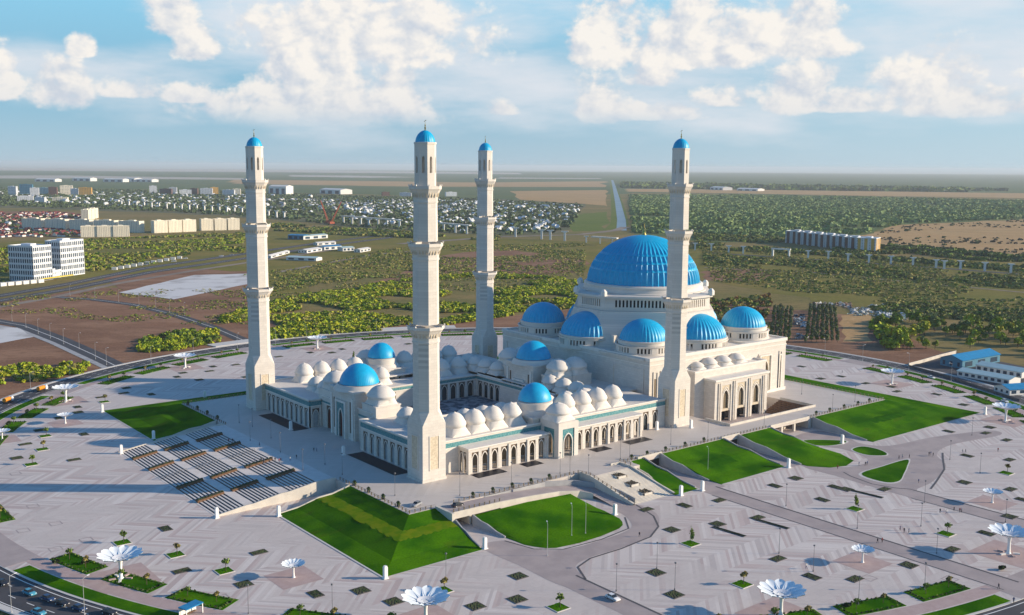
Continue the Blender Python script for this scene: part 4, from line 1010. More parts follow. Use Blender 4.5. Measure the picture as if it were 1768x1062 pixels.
# ------------------------------------------------------------------ minarets
def minaret():
    t = thing('minaret', 'x', 'minaret', (0, 0, 0), group='four minarets of the mosque')
    mb = MB(); s = 5.2
    rows = [[(x, y, z) for x, y in ((-s, -s), (s, -s), (s, s), (-s, s))] for z in (0, 21.6)]
    mb.grid(rows, True)
    o = 4.75; k = o*math.tan(PI/8)
    oc8 = [(k, -o), (o, -k), (o, k), (k, o), (-k, o), (-o, k), (-o, -k), (-k, -o)]
    sq8 = [(s, -s), (s, -s), (s, s), (s, s), (-s, s), (-s, s), (-s, -s), (-s, -s)]
    mb.grid([[(x, y, 21.6) for x, y in sq8], [(x, y, 26.6) for x, y in oc8]], True)
    mb.box(-s-.25, s+.25, -s-.25, s+.25, 0, .9)
    b = mb.build('base', 'stone', t)
    for ux, uy in ((1, 0), (0, 1), (-1, 0), (0, -1)):
        w = Wall((-ux*1.9-uy*-s if 0 else -ux*1.9+uy*s, -uy*1.9-ux*s), (ux, uy), (-uy, ux))
        p = MB(); P = lambda a, d, z: w.P(a, d, z)
        p.box(0, 3.8, -.06, -.002, 4.6, 17.2, P); p.build('carved_panel', 'carved', b)
        f = MB()
        for a0, a1, z0, z1 in ((-.4, 0, 4.2, 17.6), (3.8, 4.2, 4.2, 17.6), (0, 3.8, 4.2, 4.6), (0, 3.8, 17.2, 17.6)): f.box(a0, a1, -.22, -.003, z0, z1, P)
        f.build('panel_frame', 'stone_plain', b)
    ph = PI/8
    def sec(name, prof, m='stone', parent=t):
        mb = MB(); mb.ngon(0, 0, 1.0, 8, ph, [(q, z) for q, z in prof]); return mb.build(name, m, parent)
    sec('shaft', [(4.75, 26.6), (4.65, 52.2), (4.95, 52.3), (4.95, 53.0), (4.72, 53.1)])
    sec('shaft', [(4.6, 59.2), (4.5, 83.0), (4.8, 83.1), (4.8, 83.8), (4.6, 83.9)])
    sec('shaft', [(4.25, 90.0), (4.12, 104.0), (4.4, 104.1), (4.4, 104.7), (4.2, 104.8)])
    for z, r0, r1 in ((53.1, 4.72, 6.5), (83.9, 4.6, 6.1), (104.8, 4.2, 5.65)):
        h = 5.4
        bo = sec('balcony', [(r0, z), (r0*1.03, z+1.6), (r0*1.12, z+2.6), (r0*.5+r1*.55, z+3.6), (r1, z+4.3), (r1, z+h), (r1-.35, z+h), (r1-.35, z+h-.8), (2, z+h-.8)])
        fl = MB(); fl.box(-.22, .22, -.0, .18, z+1.3, z+3.3, lambda q, d, zz: (r0*1.06+d+(zz-z-1.3)*.16, q, zz)); f0 = fl.build('bracket', 'carved', bo)
        c = r1/math.cos(PI/8); rail = MB(); rail.box(c-.25, c+.25, -.25, .25, z+h, z+h+.5); p0 = rail.build('railing_post', 'trim', bo); p0.rotation_euler.z = PI/8
        for k8 in range(8):
            if k8: o = p0.copy(); COL.objects.link(o); o.rotation_euler.z = k8*PI/4+PI/8
            for j in (-1.2, 0, 1.2):
                if k8 or j: o = f0.copy(); COL.objects.link(o); a = k8*PI/4; o.rotation_euler.z = a; o.location = Vector((-math.sin(a)*j, math.cos(a)*j, 0))
    # lantern: slotted octagon round a dark core
    mb = MB(); c = 3.72/math.cos(PI/8)
    for k8 in range(8):
        a0, a1 = ph+k8*PI/4, ph+(k8+1)*PI/4
        p, q = (c*math.cos(a0), c*math.sin(a0)), (c*math.cos(a1), c*math.sin(a1)); L = math.hypot(q[0]-p[0], q[1]-p[1]); u = ((q[0]-p[0])/L, (q[1]-p[1])/L)
        arch_wall(mb, Wall(p, u, (-u[1], u[0])), L, 110, 125.2, 0, .6, [(L/2, 1.05, 114.9, 119.9, 120.9)])
    mb.ngon(0, 0, 1, 8, ph, [(3.9, 125.2), (3.9, 125.9), (3.4, 126)])
    la = mb.build('lantern', 'stone_plain', t)
    mb = MB(); mb.ngon(0, 0, 2.3, 8, ph, [(1, 110), (1, 125.2)]); mb.build('core', 'stone_plain', la)
    d = dome_part(0, 0, 125.9, 3.65, 4.3, 24, .03, t, fin=False, seg=4)
    f = MB(); f.lathe(0, 0, [(.5, 130.0), (.16, 130.6), (.36, 131.1), (.12, 131.6), (.25, 132.0), (.07, 132.5), (.06, 133.2)], 8); f.tube((-.3, .2, 133.3), (.35, -.25, 133.9), .12); f.build('finial', 'gold', d)
    return t
MN = minaret()
for i, (x, y, l) in enumerate(((0, 0, 'tall white octagonal minaret at the near corner of the courtyard, largest of the four'), (0, 144.4, 'tall white minaret at the left corner, past the west stair and left lawn'), (136.7, 144.4, 'tall white minaret farthest away, rising behind the courtyard domes'), (136.7, 0, 'tall white minaret rising in front of the great blue dome'))):
    place(MN, (x, y, 0), 0, l, first=i == 0)

# ------------------------------------------------------------------ vegetation
def leaf_quads(C_, rad, hgt, col, nq, size=.42, jit=.16):
    "arrays of leaf-clump quads spread through crowns: centres (N,3) at the crown's foot, radius, height, colour"
    N = len(C_)
    d = RNG.normal(size=(N, nq, 3)); d /= np.linalg.norm(d, axis=2, keepdims=True)
    d[:, :, 2] = np.abs(d[:, :, 2])*1.25-.25
    rr = .55+.45*RNG.random((N, nq, 1))
    lob = 1+.25*np.sin(3*np.arctan2(d[:, :, 1:2], d[:, :, 0:1])+RNG.random((N, 1, 1))*6)
    p = d*rr*lob
    P_ = np.empty((N, nq, 3)); P_[:, :, 0] = C_[:, None, 0]+p[:, :, 0]*rad[:, None]; P_[:, :, 1] = C_[:, None, 1]+p[:, :, 1]*rad[:, None]
    P_[:, :, 2] = C_[:, None, 2]+(p[:, :, 2]*.5+.36)*hgt[:, None]*1.1
    n = d+RNG.normal(size=d.shape)*.55; n /= np.linalg.norm(n, axis=2, keepdims=True)
    a = np.cross(n, RNG.normal(size=n.shape)); a /= np.linalg.norm(a, axis=2, keepdims=True); b = np.cross(n, a)
    s = (size*rad)[:, None, None]*(.6+.8*RNG.random((N, nq, 1)))
    V = np.stack([P_-a*s-b*s*.8, P_+a*s-b*s*.9, P_+a*s*.8+b*s, P_-a*s*.9+b*s*.8], axis=2)
    cc = col[:, None, :]*(1+jit*(RNG.random((N, nq, 1))*2-1))
    return V.reshape(-1, 3), np.repeat(cc.reshape(-1, 3), 4, axis=0)
def quad_mesh(name, V, Cc, m='leaf', parent=None, loc=None):
    n = len(V)//4; me = bpy.data.meshes.new(name)
    me.vertices.add(len(V)); me.vertices.foreach_set('co', V.astype(np.float32).ravel())
    me.loops.add(len(V)); me.loops.foreach_set('vertex_index', np.arange(len(V), dtype=np.int32))
    me.polygons.add(n); me.polygons.foreach_set('loop_start', np.arange(n, dtype=np.int32)*4)
    me.update(calc_edges=True)
    at = me.color_attributes.new('col', 'FLOAT_COLOR', 'POINT')
    at.data.foreach_set('color', np.concatenate([Cc, np.ones((len(Cc), 1))], 1).astype(np.float32).ravel())
    me.materials.append(MAT[m]); o = bpy.data.objects.new(name, me); COL.objects.link(o)
    if parent is not None: o.parent = parent
    if loc is not None: o.location = loc
    return o
def inpoly(P_, x, y):
    c = np.zeros(len(x), bool); j = len(P_)-1
    for i in range(len(P_)):
        xi, yi = P_[i]; xj, yj = P_[j]
        h = ((yi > y) != (yj > y)) & (x < (xj-xi)*(y-yi)/(yj-yi+1e-12)+xi); c ^= h; j = i
    return c
def vnoise(x, y, s, seed):
    r_ = np.random.default_rng(seed); T = r_.random((64, 64)); u = x/s; v = y/s; i = np.floor(u).astype(int); j = np.floor(v).astype(int); fu = u-i; fv = v-j
    fu = fu*fu*(3-2*fu); fv = fv*fv*(3-2*fv); g = lambda a, b: T[a % 64, b % 64]
    return (g(i, j)*(1-fu)+g(i+1, j)*fu)*(1-fv)+(g(i, j+1)*(1-fu)+g(i+1, j+1)*fu)*fv
def scatter(px, n, z=-5.55, thin=0., s=60, seed=1):
    P_ = np.array(GL(px, -5.5)); lo, hi = P_.min(0), P_.max(0); out = []
    k = 0
    while k < n:
        q = lo+(hi-lo)*RNG.random((n*3, 2)); ok = inpoly(P_, q[:, 0], q[:, 1])
        if thin: ok &= vnoise(q[:, 0], q[:, 1], s, seed) > thin
        q = q[ok]; out.append(q); k += len(q)
        if len(q) == 0: break
    q = np.concatenate(out)[:n]; return np.column_stack([q, np.full(len(q), z)])
def tones(n, cols, w=None): return np.array(cols)[RNG.choice(len(cols), n, p=w)]
YG, GR, DG, OL, DK = (.35, .37, .025), (.25, .32, .018), (.13, .19, .03), (.29, .265, .075), (.075, .11, .04)
def stuff_trees(name, px, n, r0, r1, asp, cols, nq=14, thin=0, s=60, seed=1, size=.45, w=None, jit=.15):
    C_ = scatter(px, n, thin=thin, s=s, seed=seed); n = len(C_); rad = r0+(r1-r0)*RNG.random(n)**1.4
    V, cc = leaf_quads(C_, rad, rad*asp, tones(n, cols, w), nq, size, jit)
    return tag(quad_mesh(name, V, cc), kind='stuff')
# scrub belt behind the plaza and scrub patches in the fields
stuff_trees('shrubs', [(380, 548), (500, 515), (600, 500), (700, 484), (840, 472), (1010, 484), (1005, 530), (880, 546), (730, 568), (560, 578), (470, 588), (390, 566)], 8500, 1.2, 3.2, 1.1, [YG, GR, DG, OL], 26, .34, 42, 3, .30, [.34, .34, .18, .14])
stuff_trees('shrubs', [(235, 590), (300, 574), (376, 572), (378, 592), (300, 606), (240, 610)], 230, 1.6, 3.2, 1.2, [YG, GR, DG], 46, .25, 18, 4, .27)
stuff_trees('shrubs', [(-60, 640), (40, 628), (148, 632), (140, 646), (60, 660), (-60, 668)], 230, 1.5, 3.0, 1.2, [YG, GR, OL], 46, .3, 15, 5, .27)
stuff_trees('shrubs', [(1500, 560), (1525, 552), (1560, 600), (1530, 606)], 60, 2, 4, 1.4, [GR, YG, DG], 26, 0, 20, 6, .40)
MIX = [OL, (.23, .25, .06), DG, (.27, .235, .09)]
stuff_trees('shrubs', [(-100, 440), (140, 415), (420, 402), (420, 440), (250, 458), (-100, 500)], 3200, 1.5, 4.0, .6, [GR, OL, DG, (.17, .18, .03)], 8, .38, 90, 7, .45)
stuff_trees('shrubs', [(480, 470), (700, 425), (1010, 420), (1010, 480), (640, 480), (470, 505)], 4200, .8, 2.4, .5, MIX, 8, .40, 70, 8, .45)
stuff_trees('shrubs', [(420, 470), (640, 455), (900, 440), (1010, 440), (1010, 500), (640, 510), (420, 530)], 3500, .7, 1.8, .5, MIX, 7, .35, 40, 28, .45)
stuff_trees('shrubs', [(1210, 425), (1768, 470), (1900, 500), (1900, 580), (1768, 560), (1500, 520), (1230, 485)], 7500, .8, 2.3, .5, MIX, 8, .40, 60, 9, .45)
stuff_trees('shrubs', [(1200, 405), (1350, 412), (1560, 438), (1768, 452), (1900, 465), (1900, 478), (1768, 470), (1400, 440), (1200, 430)], 3600, 1.8, 4.6, .9, [DG, DK, OL, (.10, .13, .03)], 10, .30, 80, 10, .42)
stuff_trees('shrubs', [(1216, 440), (1400, 452), (1768, 480), (1768, 500), (1400, 470), (1216, 458)], 1800, 1.3, 3.4, .9, [DG, OL, DK], 10, .35, 50, 12, .42)
stuff_trees('shrubs', [(1495, 535), (1560, 545), (1768, 560), (1850, 570), (1850, 545), (1768, 535), (1560, 522)], 1500, 1.2, 3.0, 1.0, [DG, OL, DK, (.12, .14, .06)], 12, .30, 40, 22, .40)
stuff_trees('shrubs', [(1212, 520), (1330, 510), (1330, 580), (1250, 560)], 420, 1.2, 3.0, 1.0, [DG, OL, (.16, .08, .03)], 14, .25, 25, 23, .38)
stuff_trees('shrubs', [(0, 515), (160, 500), (420, 500), (430, 560), (250, 560), (0, 540)], 2200, .4, 1.3, .6, [OL, (.18, .14, .08), DG], 7, .5, 30, 24, .42)
# woods of the far plain
FOR = [(.19, .27, .085), (.22, .30, .10), (.16, .235, .08), (.13, .19, .07)]
stuff_trees('forest', [(1088, 338), (1330, 338), (1768, 348), (2000, 352), (2000, 372), (1768, 377), (1560, 386), (1490, 403), (1370, 412), (1200, 405), (1095, 402)], 24000, 4, 8, .8, FOR, 6, .18, 150, 13, .55, jit=.15)
stuff_trees('forest', [(1075, 318), (1768, 330), (2000, 334), (2000, 337), (1768, 333), (1075, 325)], 3000, 12, 24, .45, [(.07, .10, .04), DG], 7, .3, 500, 14, .6)
TOW = [DK, (.11, .155, .06), (.125, .165, .075), (.09, .13, .06)]
stuff_trees('forest', [(-150, 324), (430, 330), (560, 338), (830, 344), (1005, 354), (990, 385), (960, 403), (860, 407), (620, 392), (460, 377), (300, 366), (-150, 350)], 12000, 3, 7, .75, TOW, 7, .14, 110, 15, .5, jit=.18)
stuff_trees('forest', [(440, 384), (620, 396), (860, 409), (860, 416), (620, 408), (440, 396)], 1500, 2, 5, .7, [DK, DG, OL], 8, .3, 80, 17, .5)
stuff_trees('shrubs', [(-40, 372), (140, 372), (140, 408), (-40, 408)], 900, 2, 4.5, .8, TOW, 8, .2, 40, 19, .5)
stuff_trees('shrubs', [(1500, 403), (1560, 390), (1768, 379), (2000, 376), (2000, 450), (1768, 442), (1560, 432)], 700, 1.6, 4.2, .7, [(.09, .08, .045), (.12, .10, .06), DK], 9, .40, 120, 18, .45)
stuff_trees('shrubs', [(1520, 424), (1660, 434), (1768, 446), (1900, 455), (1900, 464), (1640, 446), (1520, 432)], 500, 3, 6, 1, [DK, DG], 12, .2, 60, 25, .45)
# single trees: a leafy crown on a short trunk
def tree_kind(name, label, group, rad, asp, trunk, cols, nq=60, size=.30, lift=.25, jit=.3):
    t = thing(name, label, 'tree', group=group)
    m = MB(); m.tube((0, 0, -.2), (rad*.04, 0, trunk), rad*.07+.03, rad*.04+.02, 6)
    for a in (.4, 2.4, 4.5): m.tube((rad*.03, 0, trunk*.7), (rad*.45*math.cos(a), rad*.45*math.sin(a), trunk+rad*.35), rad*.035+.015, .02, 5)
    m.build('trunk', 'bark', t)
    cl = np.array([(0, 0, trunk*(1-lift))]+[(rad*.4*math.cos(a), rad*.4*math.sin(a), trunk*(1-lift)+rad*asp*.12*k) for k, a in enumerate((.3, 1.7, 3.0, 4.4, 5.5))])
    V, cc = leaf_quads(cl, np.array([rad*.75]+[rad*.55]*5), np.array([rad*asp]+[rad*asp*.72]*5), tones(6, cols), nq//2, size, jit)
    quad_mesh('crown', V, cc, parent=t); return t
def in_view(x, y, z=GZ, m=30):
    a, b = PX(x, y, z); return -m < a < 1768+m and 0 < b < 1062+m
ALL = []     # (object, what it is) for the automatic, place-finding labels
BIG = [tree_kind('broadleaf_tree', 'x', 'broadleaf trees beyond the ring road', 4.6, 1.5, 3.0, c, 80, .26) for c in ([DG, (.17, .23, .03)], [GR, (.23, .29, .03)], [YG, (.36, .34, .03)], [(.11, .15, .05), DG])]
k = 0
wood = scatter([(1508, 560), (1560, 552), (1640, 560), (1768, 575), (1850, 590), (1850, 622), (1768, 612), (1660, 600), (1600, 604), (1540, 606)], 95, -5.45)
for x, y, z in wood:
    b = BIG[random.choice((0, 0, 1, 1, 2, 3))]; s = random.uniform(.45, 1.2); o = place(b, (x, y, z), random.uniform(0, 6), scale=s)
    ALL.append((o, 'broadleaf_tree'))
k = 0
POP = tree_kind('poplar_tree', 'x', 'grey green poplars planted in rows', 1.7, 2.7, 1.2, [(.14, .175, .10), (.115, .15, .08), DG], 90, .34)
for (bx0, bx1, by, tx0, tx1, ty) in ((1330, 1362, 588, 1338, 1366, 536), (1392, 1446, 590, 1400, 1440, 534)):
    nrow = 5 if bx1-bx0 < 40 else 7
    for i in range(nrow):
        q = i/(nrow-1); a = G(bx0+(bx1-bx0)*q, by); b = G(tx0+(tx1-tx0)*q, ty)
        for j in range(13):
            t = j/12+random.uniform(-.02, .02); x, y = a[0]+(b[0]-a[0])*t+random.uniform(-.8, .8), a[1]+(b[1]-a[1])*t
            o = place(POP, (x, y, -5.5), random.uniform(0, 6), scale=random.uniform(.75, 1.15)); k += 1
            NTH = ('first', 'second', 'third', 'fourth', 'fifth', 'sixth', 'seventh', 'eighth', 'ninth', 'tenth', 'eleventh', 'twelfth', 'last')
            tag(o, 'slim grey green poplar, %s from the road in the %s row of the %s plot' % (NTH[j], NTH[i], 'left' if bx0 < 1380 else 'right'), 'tree', 'grey green poplars planted in rows')
for b in BIG+[POP]:
    for ch in list(b.children): bpy.data.objects.remove(ch)
    bpy.data.objects.remove(b)

# ------------------------------------------------------------------ things on the plaza
def flower(name, rad, hgt, npet, benches=True):
    t = thing(name, 'x', 'canopy', group='flower shaped canopies on the plaza')
    m = MB(); m.lathe(0, 0, [(rad*.16, 0), (rad*.12, .25), (rad*.085, .6), (rad*.07, hgt*.45), (rad*.085, hgt*.62), (rad*.16, hgt*.775)], 14); m.build('stem', 'white_paint', t, smooth=40)
    for k in range(npet):
        a = 2*PI*k/npet; m = MB(); rows = []; n = 9
        for i in range(n):
            q = i/(n-1); r_ = rad*(.12+.88*q); z = hgt*(.76+.20*q**1.3)
            hw = rad*(.10+.62*PI/npet*1.0*q)*(1 if q < .72 else max(.12, math.sqrt(max(0, 1-((q-.72)/.285)**2))))
            rows.append([(r_*math.cos(a)-s*hw*math.sin(a), r_*math.sin(a)+s*hw*math.cos(a), z+.05*rad*abs(s)) for s in (-1, -.6, 0, .6, 1)])
        m.grid(rows); m.grid([[(x*.995, y*.995, z-.12) for x, y, z in r_] for r_ in rows])
        m.build('petal', 'petal', t, smooth=60)
    m = MB(); m.lathe(0, 0, [(rad*.34, hgt*.815), (rad*.36, hgt*.84), (rad*.30, hgt*.825), (rad*.12, hgt*.78)], 20, cap=False); m.build('inner_ring', 'white_metal', t, smooth=40)
    if benches:
        for k in range(5):
            a = 2*PI*k/5+.5; T = lambda x, y, z: (x*math.cos(a)-y*math.sin(a), x*math.sin(a)+y*math.cos(a), z)
            m = MB(); m.box(rad*.22, rad*.52, -.35, .35, .02, .45, T); m.build('bench', 'wall_white' if k % 2 else 'rose_paving', t)
    return t
BIGF = flower('flower_canopy', 6.6, 8.0, 12); SMF = flower('flower_canopy', 3.6, 4.6, 14, False)
for i, (px, py, l) in enumerate(((209, 999, 'large white flower shaped canopy at the bottom left of the plaza'), (735, 1076, 'large white flower canopy at the bottom edge below the front lawn corner'), (1348, 1063, 'large white flower canopy at the bottom edge right of the driving white car'),
        (1741, 956, 'large white and blue flower canopy at the right edge of the plaza'), (1540, 663, 'white flower canopy beside the ring road near the blue roofed sheds'), (1736, 727, 'white flower canopy past the corner of the east lawn by the ring road'), (320, 635, 'white flower canopy by the road junction at the back left of the plaza'),
        (114, 693, 'white flower canopy beside the ring road near the two orange tankers'), (548, 602, 'small looking white flower canopy far behind the courtyard domes'), )):
    x, y = G(px, py); place(BIGF, (x, y, -4.99), i*.37, l, first=i == 0)
    s = 9.0; sheet('rose_square', [(x-s, y-s), (x+s, y-s), (x+s, y+s), (x-s, y+s)], -4.965-.001*i, 'rose_paving')
for i, (px, py, l) in enumerate(((507, 997, 'small round white canopy left of the front lawn corner'), (1489, 971, 'small round white canopy on the paving right of the straight plaza road'), (1713, 868, 'small round white canopy at the right, uphill of the large flower canopy'), (113, 731, 'small pale canopy on the left plaza, left of the left lawn'), (4, 760, 'small pale canopy cut by the left edge of the picture'))):
    x, y = G(px, py); place(SMF, (x, y, -4.99), i*.5, l, first=i == 0)
    s = 6.6; sheet('rose_square', [(x-s, y-s), (x+s, y-s), (x+s, y+s), (x-s, y+s)], -4.966-.001*i, 'rose_paving')
# planting beds
def bed(name, w, d, green):
    t = thing(name, 'x', 'planting bed')
    m = MB(); k = .22
    for x0, x1, y0, y1 in ((-w/2, w/2, -d/2, -d/2+k), (-w/2, w/2, d/2-k, d/2), (-w/2, -w/2+k, -d/2+k, d/2-k), (w/2-k, w/2, -d/2+k, d/2-k)): m.box(x0, x1, y0, y1, -.02, .16)
    m.build('rim', 'edging' if not green else 'kerb', t)
    m = MB(); n = 10; m.grid([[(-w/2+k+(w-2*k)*i/n, -d/2+k+(d-2*k)*j/n, .08+random.uniform(0, .2 if not green else .1)) for i in range(n+1)] for j in range(n+1)])
    m.build('planting', 'lawn' if green else 'soil_bed', t); return t
B1 = bed('planting_bed', 4.6, 4.6, False); B2 = bed('planting_bed', 5.2, 3.4, False); B3 = bed('grass_bed', 5.0, 5.0, True); B4 = bed('planting_bed', 13, 1.8, False)
DARK = [(68, 743), (145, 750), (44, 767), (29, 791), (128, 794), (134, 703), (135, 712), (101, 722), (214, 679), (218, 670), (175, 686), (261, 681), (344, 656), (306, 651), (362, 641), (316, 644), (407, 630), (368, 633), (425, 651), (286, 913), (314, 986), (421, 1009), (447, 954), (545, 1026), (623, 1020), (679, 1039), (821, 1047), (895, 995), (893, 1035), (1133, 989), (1164, 1027), (1182, 873), (1116, 880), (1160, 915), (1242, 864), (1338, 839), (1374, 826), (1420, 863), (1308, 894), (1239, 905), (1343, 965), (1402, 996), (1461, 845), (1670, 787), (1743, 794), (1665, 833), (1745, 845), (1766, 863), (1743, 892), (1703, 921), (1644, 949), (1569, 976), (1476, 1000), (1384, 633), (1417, 654), (1452, 650), (1495, 662), (1540, 668), (1549, 676), (1617, 681), (1664, 699), (1638, 745), (1702, 748), (1709, 738), (1738, 760), (536, 609), (573, 609), (591, 603), (481, 616), (705, 594), (1527, 845), (1442, 841)]
GREEN = [(78, 753), (73, 776), (54, 802), (180, 694), (211, 937), (303, 958), (387, 986), (764, 1020), (964, 1049), (1192, 939), (1476, 879), (1737, 817), (1633, 922), (1281, 1009), (609, 621)]
fi = True
for i, (a, b) in enumerate(DARK):
    p = B1 if (a > 600 and a < 1260 and b > 900) or i % 3 == 0 else B2
    x, y = G(a, b); ALL.append((place(p, (x, y, -4.985), PI/2*(i % 2) if p is B2 else 0), 'dark_bed'))
for (a, b) in ((1258, 918), (1333, 905), (1496, 853)):
    x, y = G(a, b); ALL.append((place(B4, (x, y, -4.985), R(96)), 'long_bed'))
SAP = [tree_kind('young_tree', 'x', 'young trees in the planting beds', 1.15, 1.5, 2.4, c, 30, .34) for c in ([DG, GR], [(.16, .13, .04), OL])]
CYP = tree_kind('cypress', 'x', 'x', .75, 5.5, .5, [DK, DG], 80, .4)
for i, (a, b) in enumerate(GREEN):
    x, y = G(a, b); ALL.append((place(B3, (x, y, -4.985)), 'green_bed'))
    kd = CYP if (a, b) in ((1192, 939), (1476, 879), (609, 621)) else SAP[i % 2]
    o = place(kd, (x+.4, y-.3, -4.95), i, scale=1.1); ALL.append((o, 'cypress' if kd is CYP else 'young_tree'))
for (a, b) in ((57, 874), (96, 904), (40, 916), (149, 932), (96, 948), (172, 978), (266, 1008), (27, 818), (5, 885), (383, 1032), (1500, 998), (1640, 1000), (1340, 1045)):
    x, y = G(a, b); m = MB()
    for x0, x1, y0, y1 in ((-2, 2, -2, -1.6), (-2, 2, 1.6, 2), (-2, -1.6, -1.6, 1.6), (1.6, 2, -1.6, 1.6)): m.face([(x+p, y+q, -4.972) for p, q in ((x0, y0), (x1, y0), (x1, y1), (x0, y1))])
    structure('paving_frame', m, 'road_paving')
# hedges round the lawns of the inner ring and the young trees on them
hi = 0
for b0, b1 in VERGES:
    mid = R((b0+b1)/2)
    if not in_view(CX+245*math.cos(mid), CY+245*math.sin(mid), m=60): continue
    n = max(8, int((b1-b0)*2.2)); loop = arc_pts(248.4, b0+.25, b1-.25, n)+arc_pts(242.1, b1-.25, b0+.25, n)
    C_ = []
    for i, p in enumerate(loop):
        q = loop[(i+1) % len(loop)]; L = math.hypot(q[0]-p[0], q[1]-p[1]); k = max(1, int(L/1.0))
        C_ += [(p[0]+(q[0]-p[0])*j/k, p[1]+(q[1]-p[1])*j/k, -4.95) for j in range(k)]
    C_ = np.array(C_); rad = .28+.14*RNG.random(len(C_)); V, cc = leaf_quads(C_, rad, rad*1.5, tones(len(C_), [DK, DG, (.04, .06, .02)]), 9, .6)
    cen = np.array([CX+245*math.cos(mid), CY+245*math.sin(mid), -4.95]); o = quad_mesh('hedge', V-cen, cc, loc=cen); ALL.append((o, 'hedge'))
    nt_ = max(2, int((b1-b0)*.5))
    for j in range(nt_):
        a = R(b0+(b1-b0)*(j+.5)/nt_); r_ = 245.3+random.uniform(-.6, .6)
        x, y = CX+r_*math.cos(a), CY+r_*math.sin(a)
        if in_view(x, y): ALL.append((place(SAP[1 if j % 3 else 0], (x, y, -4.92), j, scale=random.uniform(.8, 1.15)), 'young_tree'))
BUSH = tree_kind('clipped_bush', 'x', 'x', 1.2, 1.0, .1, [DK, (.02, .03, .015)], 60, .34, 0)
for a, b in ((147, 974), (97, 973), (1463, 1049), (1730, 984)): x, y = G(a, b); ALL.append((place(BUSH, (x, y, -4.98)), 'bush'))
# street lamps
def lamp_kind(name, h, m, arm):
    t = thing(name, 'x', 'lamp')
    b = MB(); b.lathe(0, 0, [(.20, 0), (.20, .5), (.085, .6), (.05, h)], 8)
    if arm:
        b.tube((0, 0, h-.1), (arm, 0, h+.35), .06)
    b.build('pole', m, t)
    l = MB(); l.box(arm-.25, arm+.55, -.16, .16, h+.27, h+.42) if arm else l.lathe(0, 0, [(.3, h-.05), (.34, h+.1), (.3, h+.32), (.05, h+.4)], 10)
    l.build('lamp_head', 'white_metal' if arm else m, t); return t
LD, LL = lamp_kind('street_lamp', 8.2, 'pole', 0), lamp_kind('street_lamp', 10.5, 'pole_light', 1.6)
for a, b in ((432, 761), (468, 757), (413, 730), (436, 737), (484, 781), (523, 812), (561, 802), (591, 820), (682, 856), (794, 856), (883, 836), (967, 818), (984, 817), (1016, 822), (1071, 793), (1087, 790), (1158, 768), (1222, 761), (1319, 739), (1384, 681), (1437, 710), (1476, 694)):
    x, y = G(a, b, 0); ALL.append((place(LD, (x, y, 0)), 'terrace_lamp'))
for a, b in ((429, 1060), (574, 1059), (770, 1002), (1064, 1021), (1165, 1019), (1134, 982), (1357, 874), (1480, 913), (1596, 868), (1590, 909), (1617, 956), (1640, 794), (1736, 902), (1596, 1019), (1482, 1044), (1345, 956), (1404, 987), (1692, 817), (1678, 752)):
    x, y = G(a, b); ALL.append((place(LD, (x, y, -4.99)), 'plaza_lamp'))
for a, b in ((945, 960), (1011, 922), (987, 926), (1222, 818)):
    x, y = G(a, b); ALL.append((place(LL, (x, y, -4.99), 1), 'plaza_lamp'))
for a, b in ((21, 555), (45, 566), (66, 576), (87, 584), (110, 594), (137, 602), (165, 620), (184, 630), (261, 627), (334, 612), (410, 602), (53, 676), (121, 654), (164, 517), (205, 521), (240, 527), (269, 532), (293, 539), (318, 545), (121, 511), (1424, 612), (1489, 624), (1569, 639), (1642, 658), (20, 1058), (146, 1062), (592, 578), (650, 575), (476, 596), (530, 590)):
    x, y = G(a, b, -5.1); d = math.atan2(CY-y, CX-x); ALL.append((place(LL, (x, y, -5.1), d+(PI if math.hypot(x-CX, y-CY) < 262 else 0)), 'road_lamp'))
# white information steles
def stele(h, w):
    t = MB(); t.box(-w/2-.25, w/2+.25, -w/2-.25, w/2+.25, 0, .3); t.box(-w/2, w/2, -w/2, w/2, .3, h-.3); t.prism([(-w/2+.12, -w/2+.12), (w/2-.12, -w/2+.12), (w/2-.12, w/2-.12), (-w/2+.12, w/2-.12)], h-.3, h)
    return t.build('stele', 'white_paint')
S1 = stele(3.9, 1.1)
sf = True
for a, b, z in ((660, 998, GZ), (370, 894, GZ), (206, 783, GZ), (262, 758, GZ), (174, 711, GZ), (477, 891, GZ), (832, 947, GZ), (1057, 888, GZ), (1171, 855, GZ), (1208, 847, GZ), (1357, 807, GZ), (1697, 715, GZ), (1450, 765, GZ), (502, 742, 0), (593, 786, 0), (1134, 742, 0), (1193, 739, 0), (351, 687, GZ)):
    x, y = G(a, b, z)
    if z == GZ: x += .6; y -= .8
    o = S1 if sf else S1.copy()
    if not sf: COL.objects.link(o)
    sf = False; o.location = (x, y, z+.01); ALL.append((o, 'stele'))
# railings and planters along the terrace edge
def railing(pts, label):
    t = thing('railing', label, 'railing', (pts[0][0], pts[0][1], pts[0][2]), group='railings along the terrace')
    m = MB(); r_ = MB()
    for a, b in zip(pts[:-1], pts[1:]):
        L = math.dist(a, b); n = max(1, int(L/2.2))
        for i in range(n):
            q = [a[k]+(b[k]-a[k])*i/n for k in range(3)]; m.box(q[0]-.13, q[0]+.13, q[1]-.13, q[1]+.13, q[2], q[2]+1.15)
        for h in (.55, 1.08): r_.tube((a[0], a[1], a[2]+h), (b[0], b[1], b[2]+h), .06, n=5)
    tag(m.build('post', 'bronze', t), kind='stuff'); r_.build('rail', 'pole', t)
railing([(-27.4, 17.5, 0), (-27.4, -30.4, 0), (-16.4, -30.4, 0)], 'dark railing at the top of the front corner lawn')
railing([(-9, -30.4, 0), (50, -30.4, 0), (50.2, -37, .6), (50.4, -60, -4.4)], 'dark railing above the curved ramp, ending down the garden stair')
railing([(-16, -40.2, .7), (6, -40.2, .6)], 'short dark railing on the parapet above the underpass mouth')
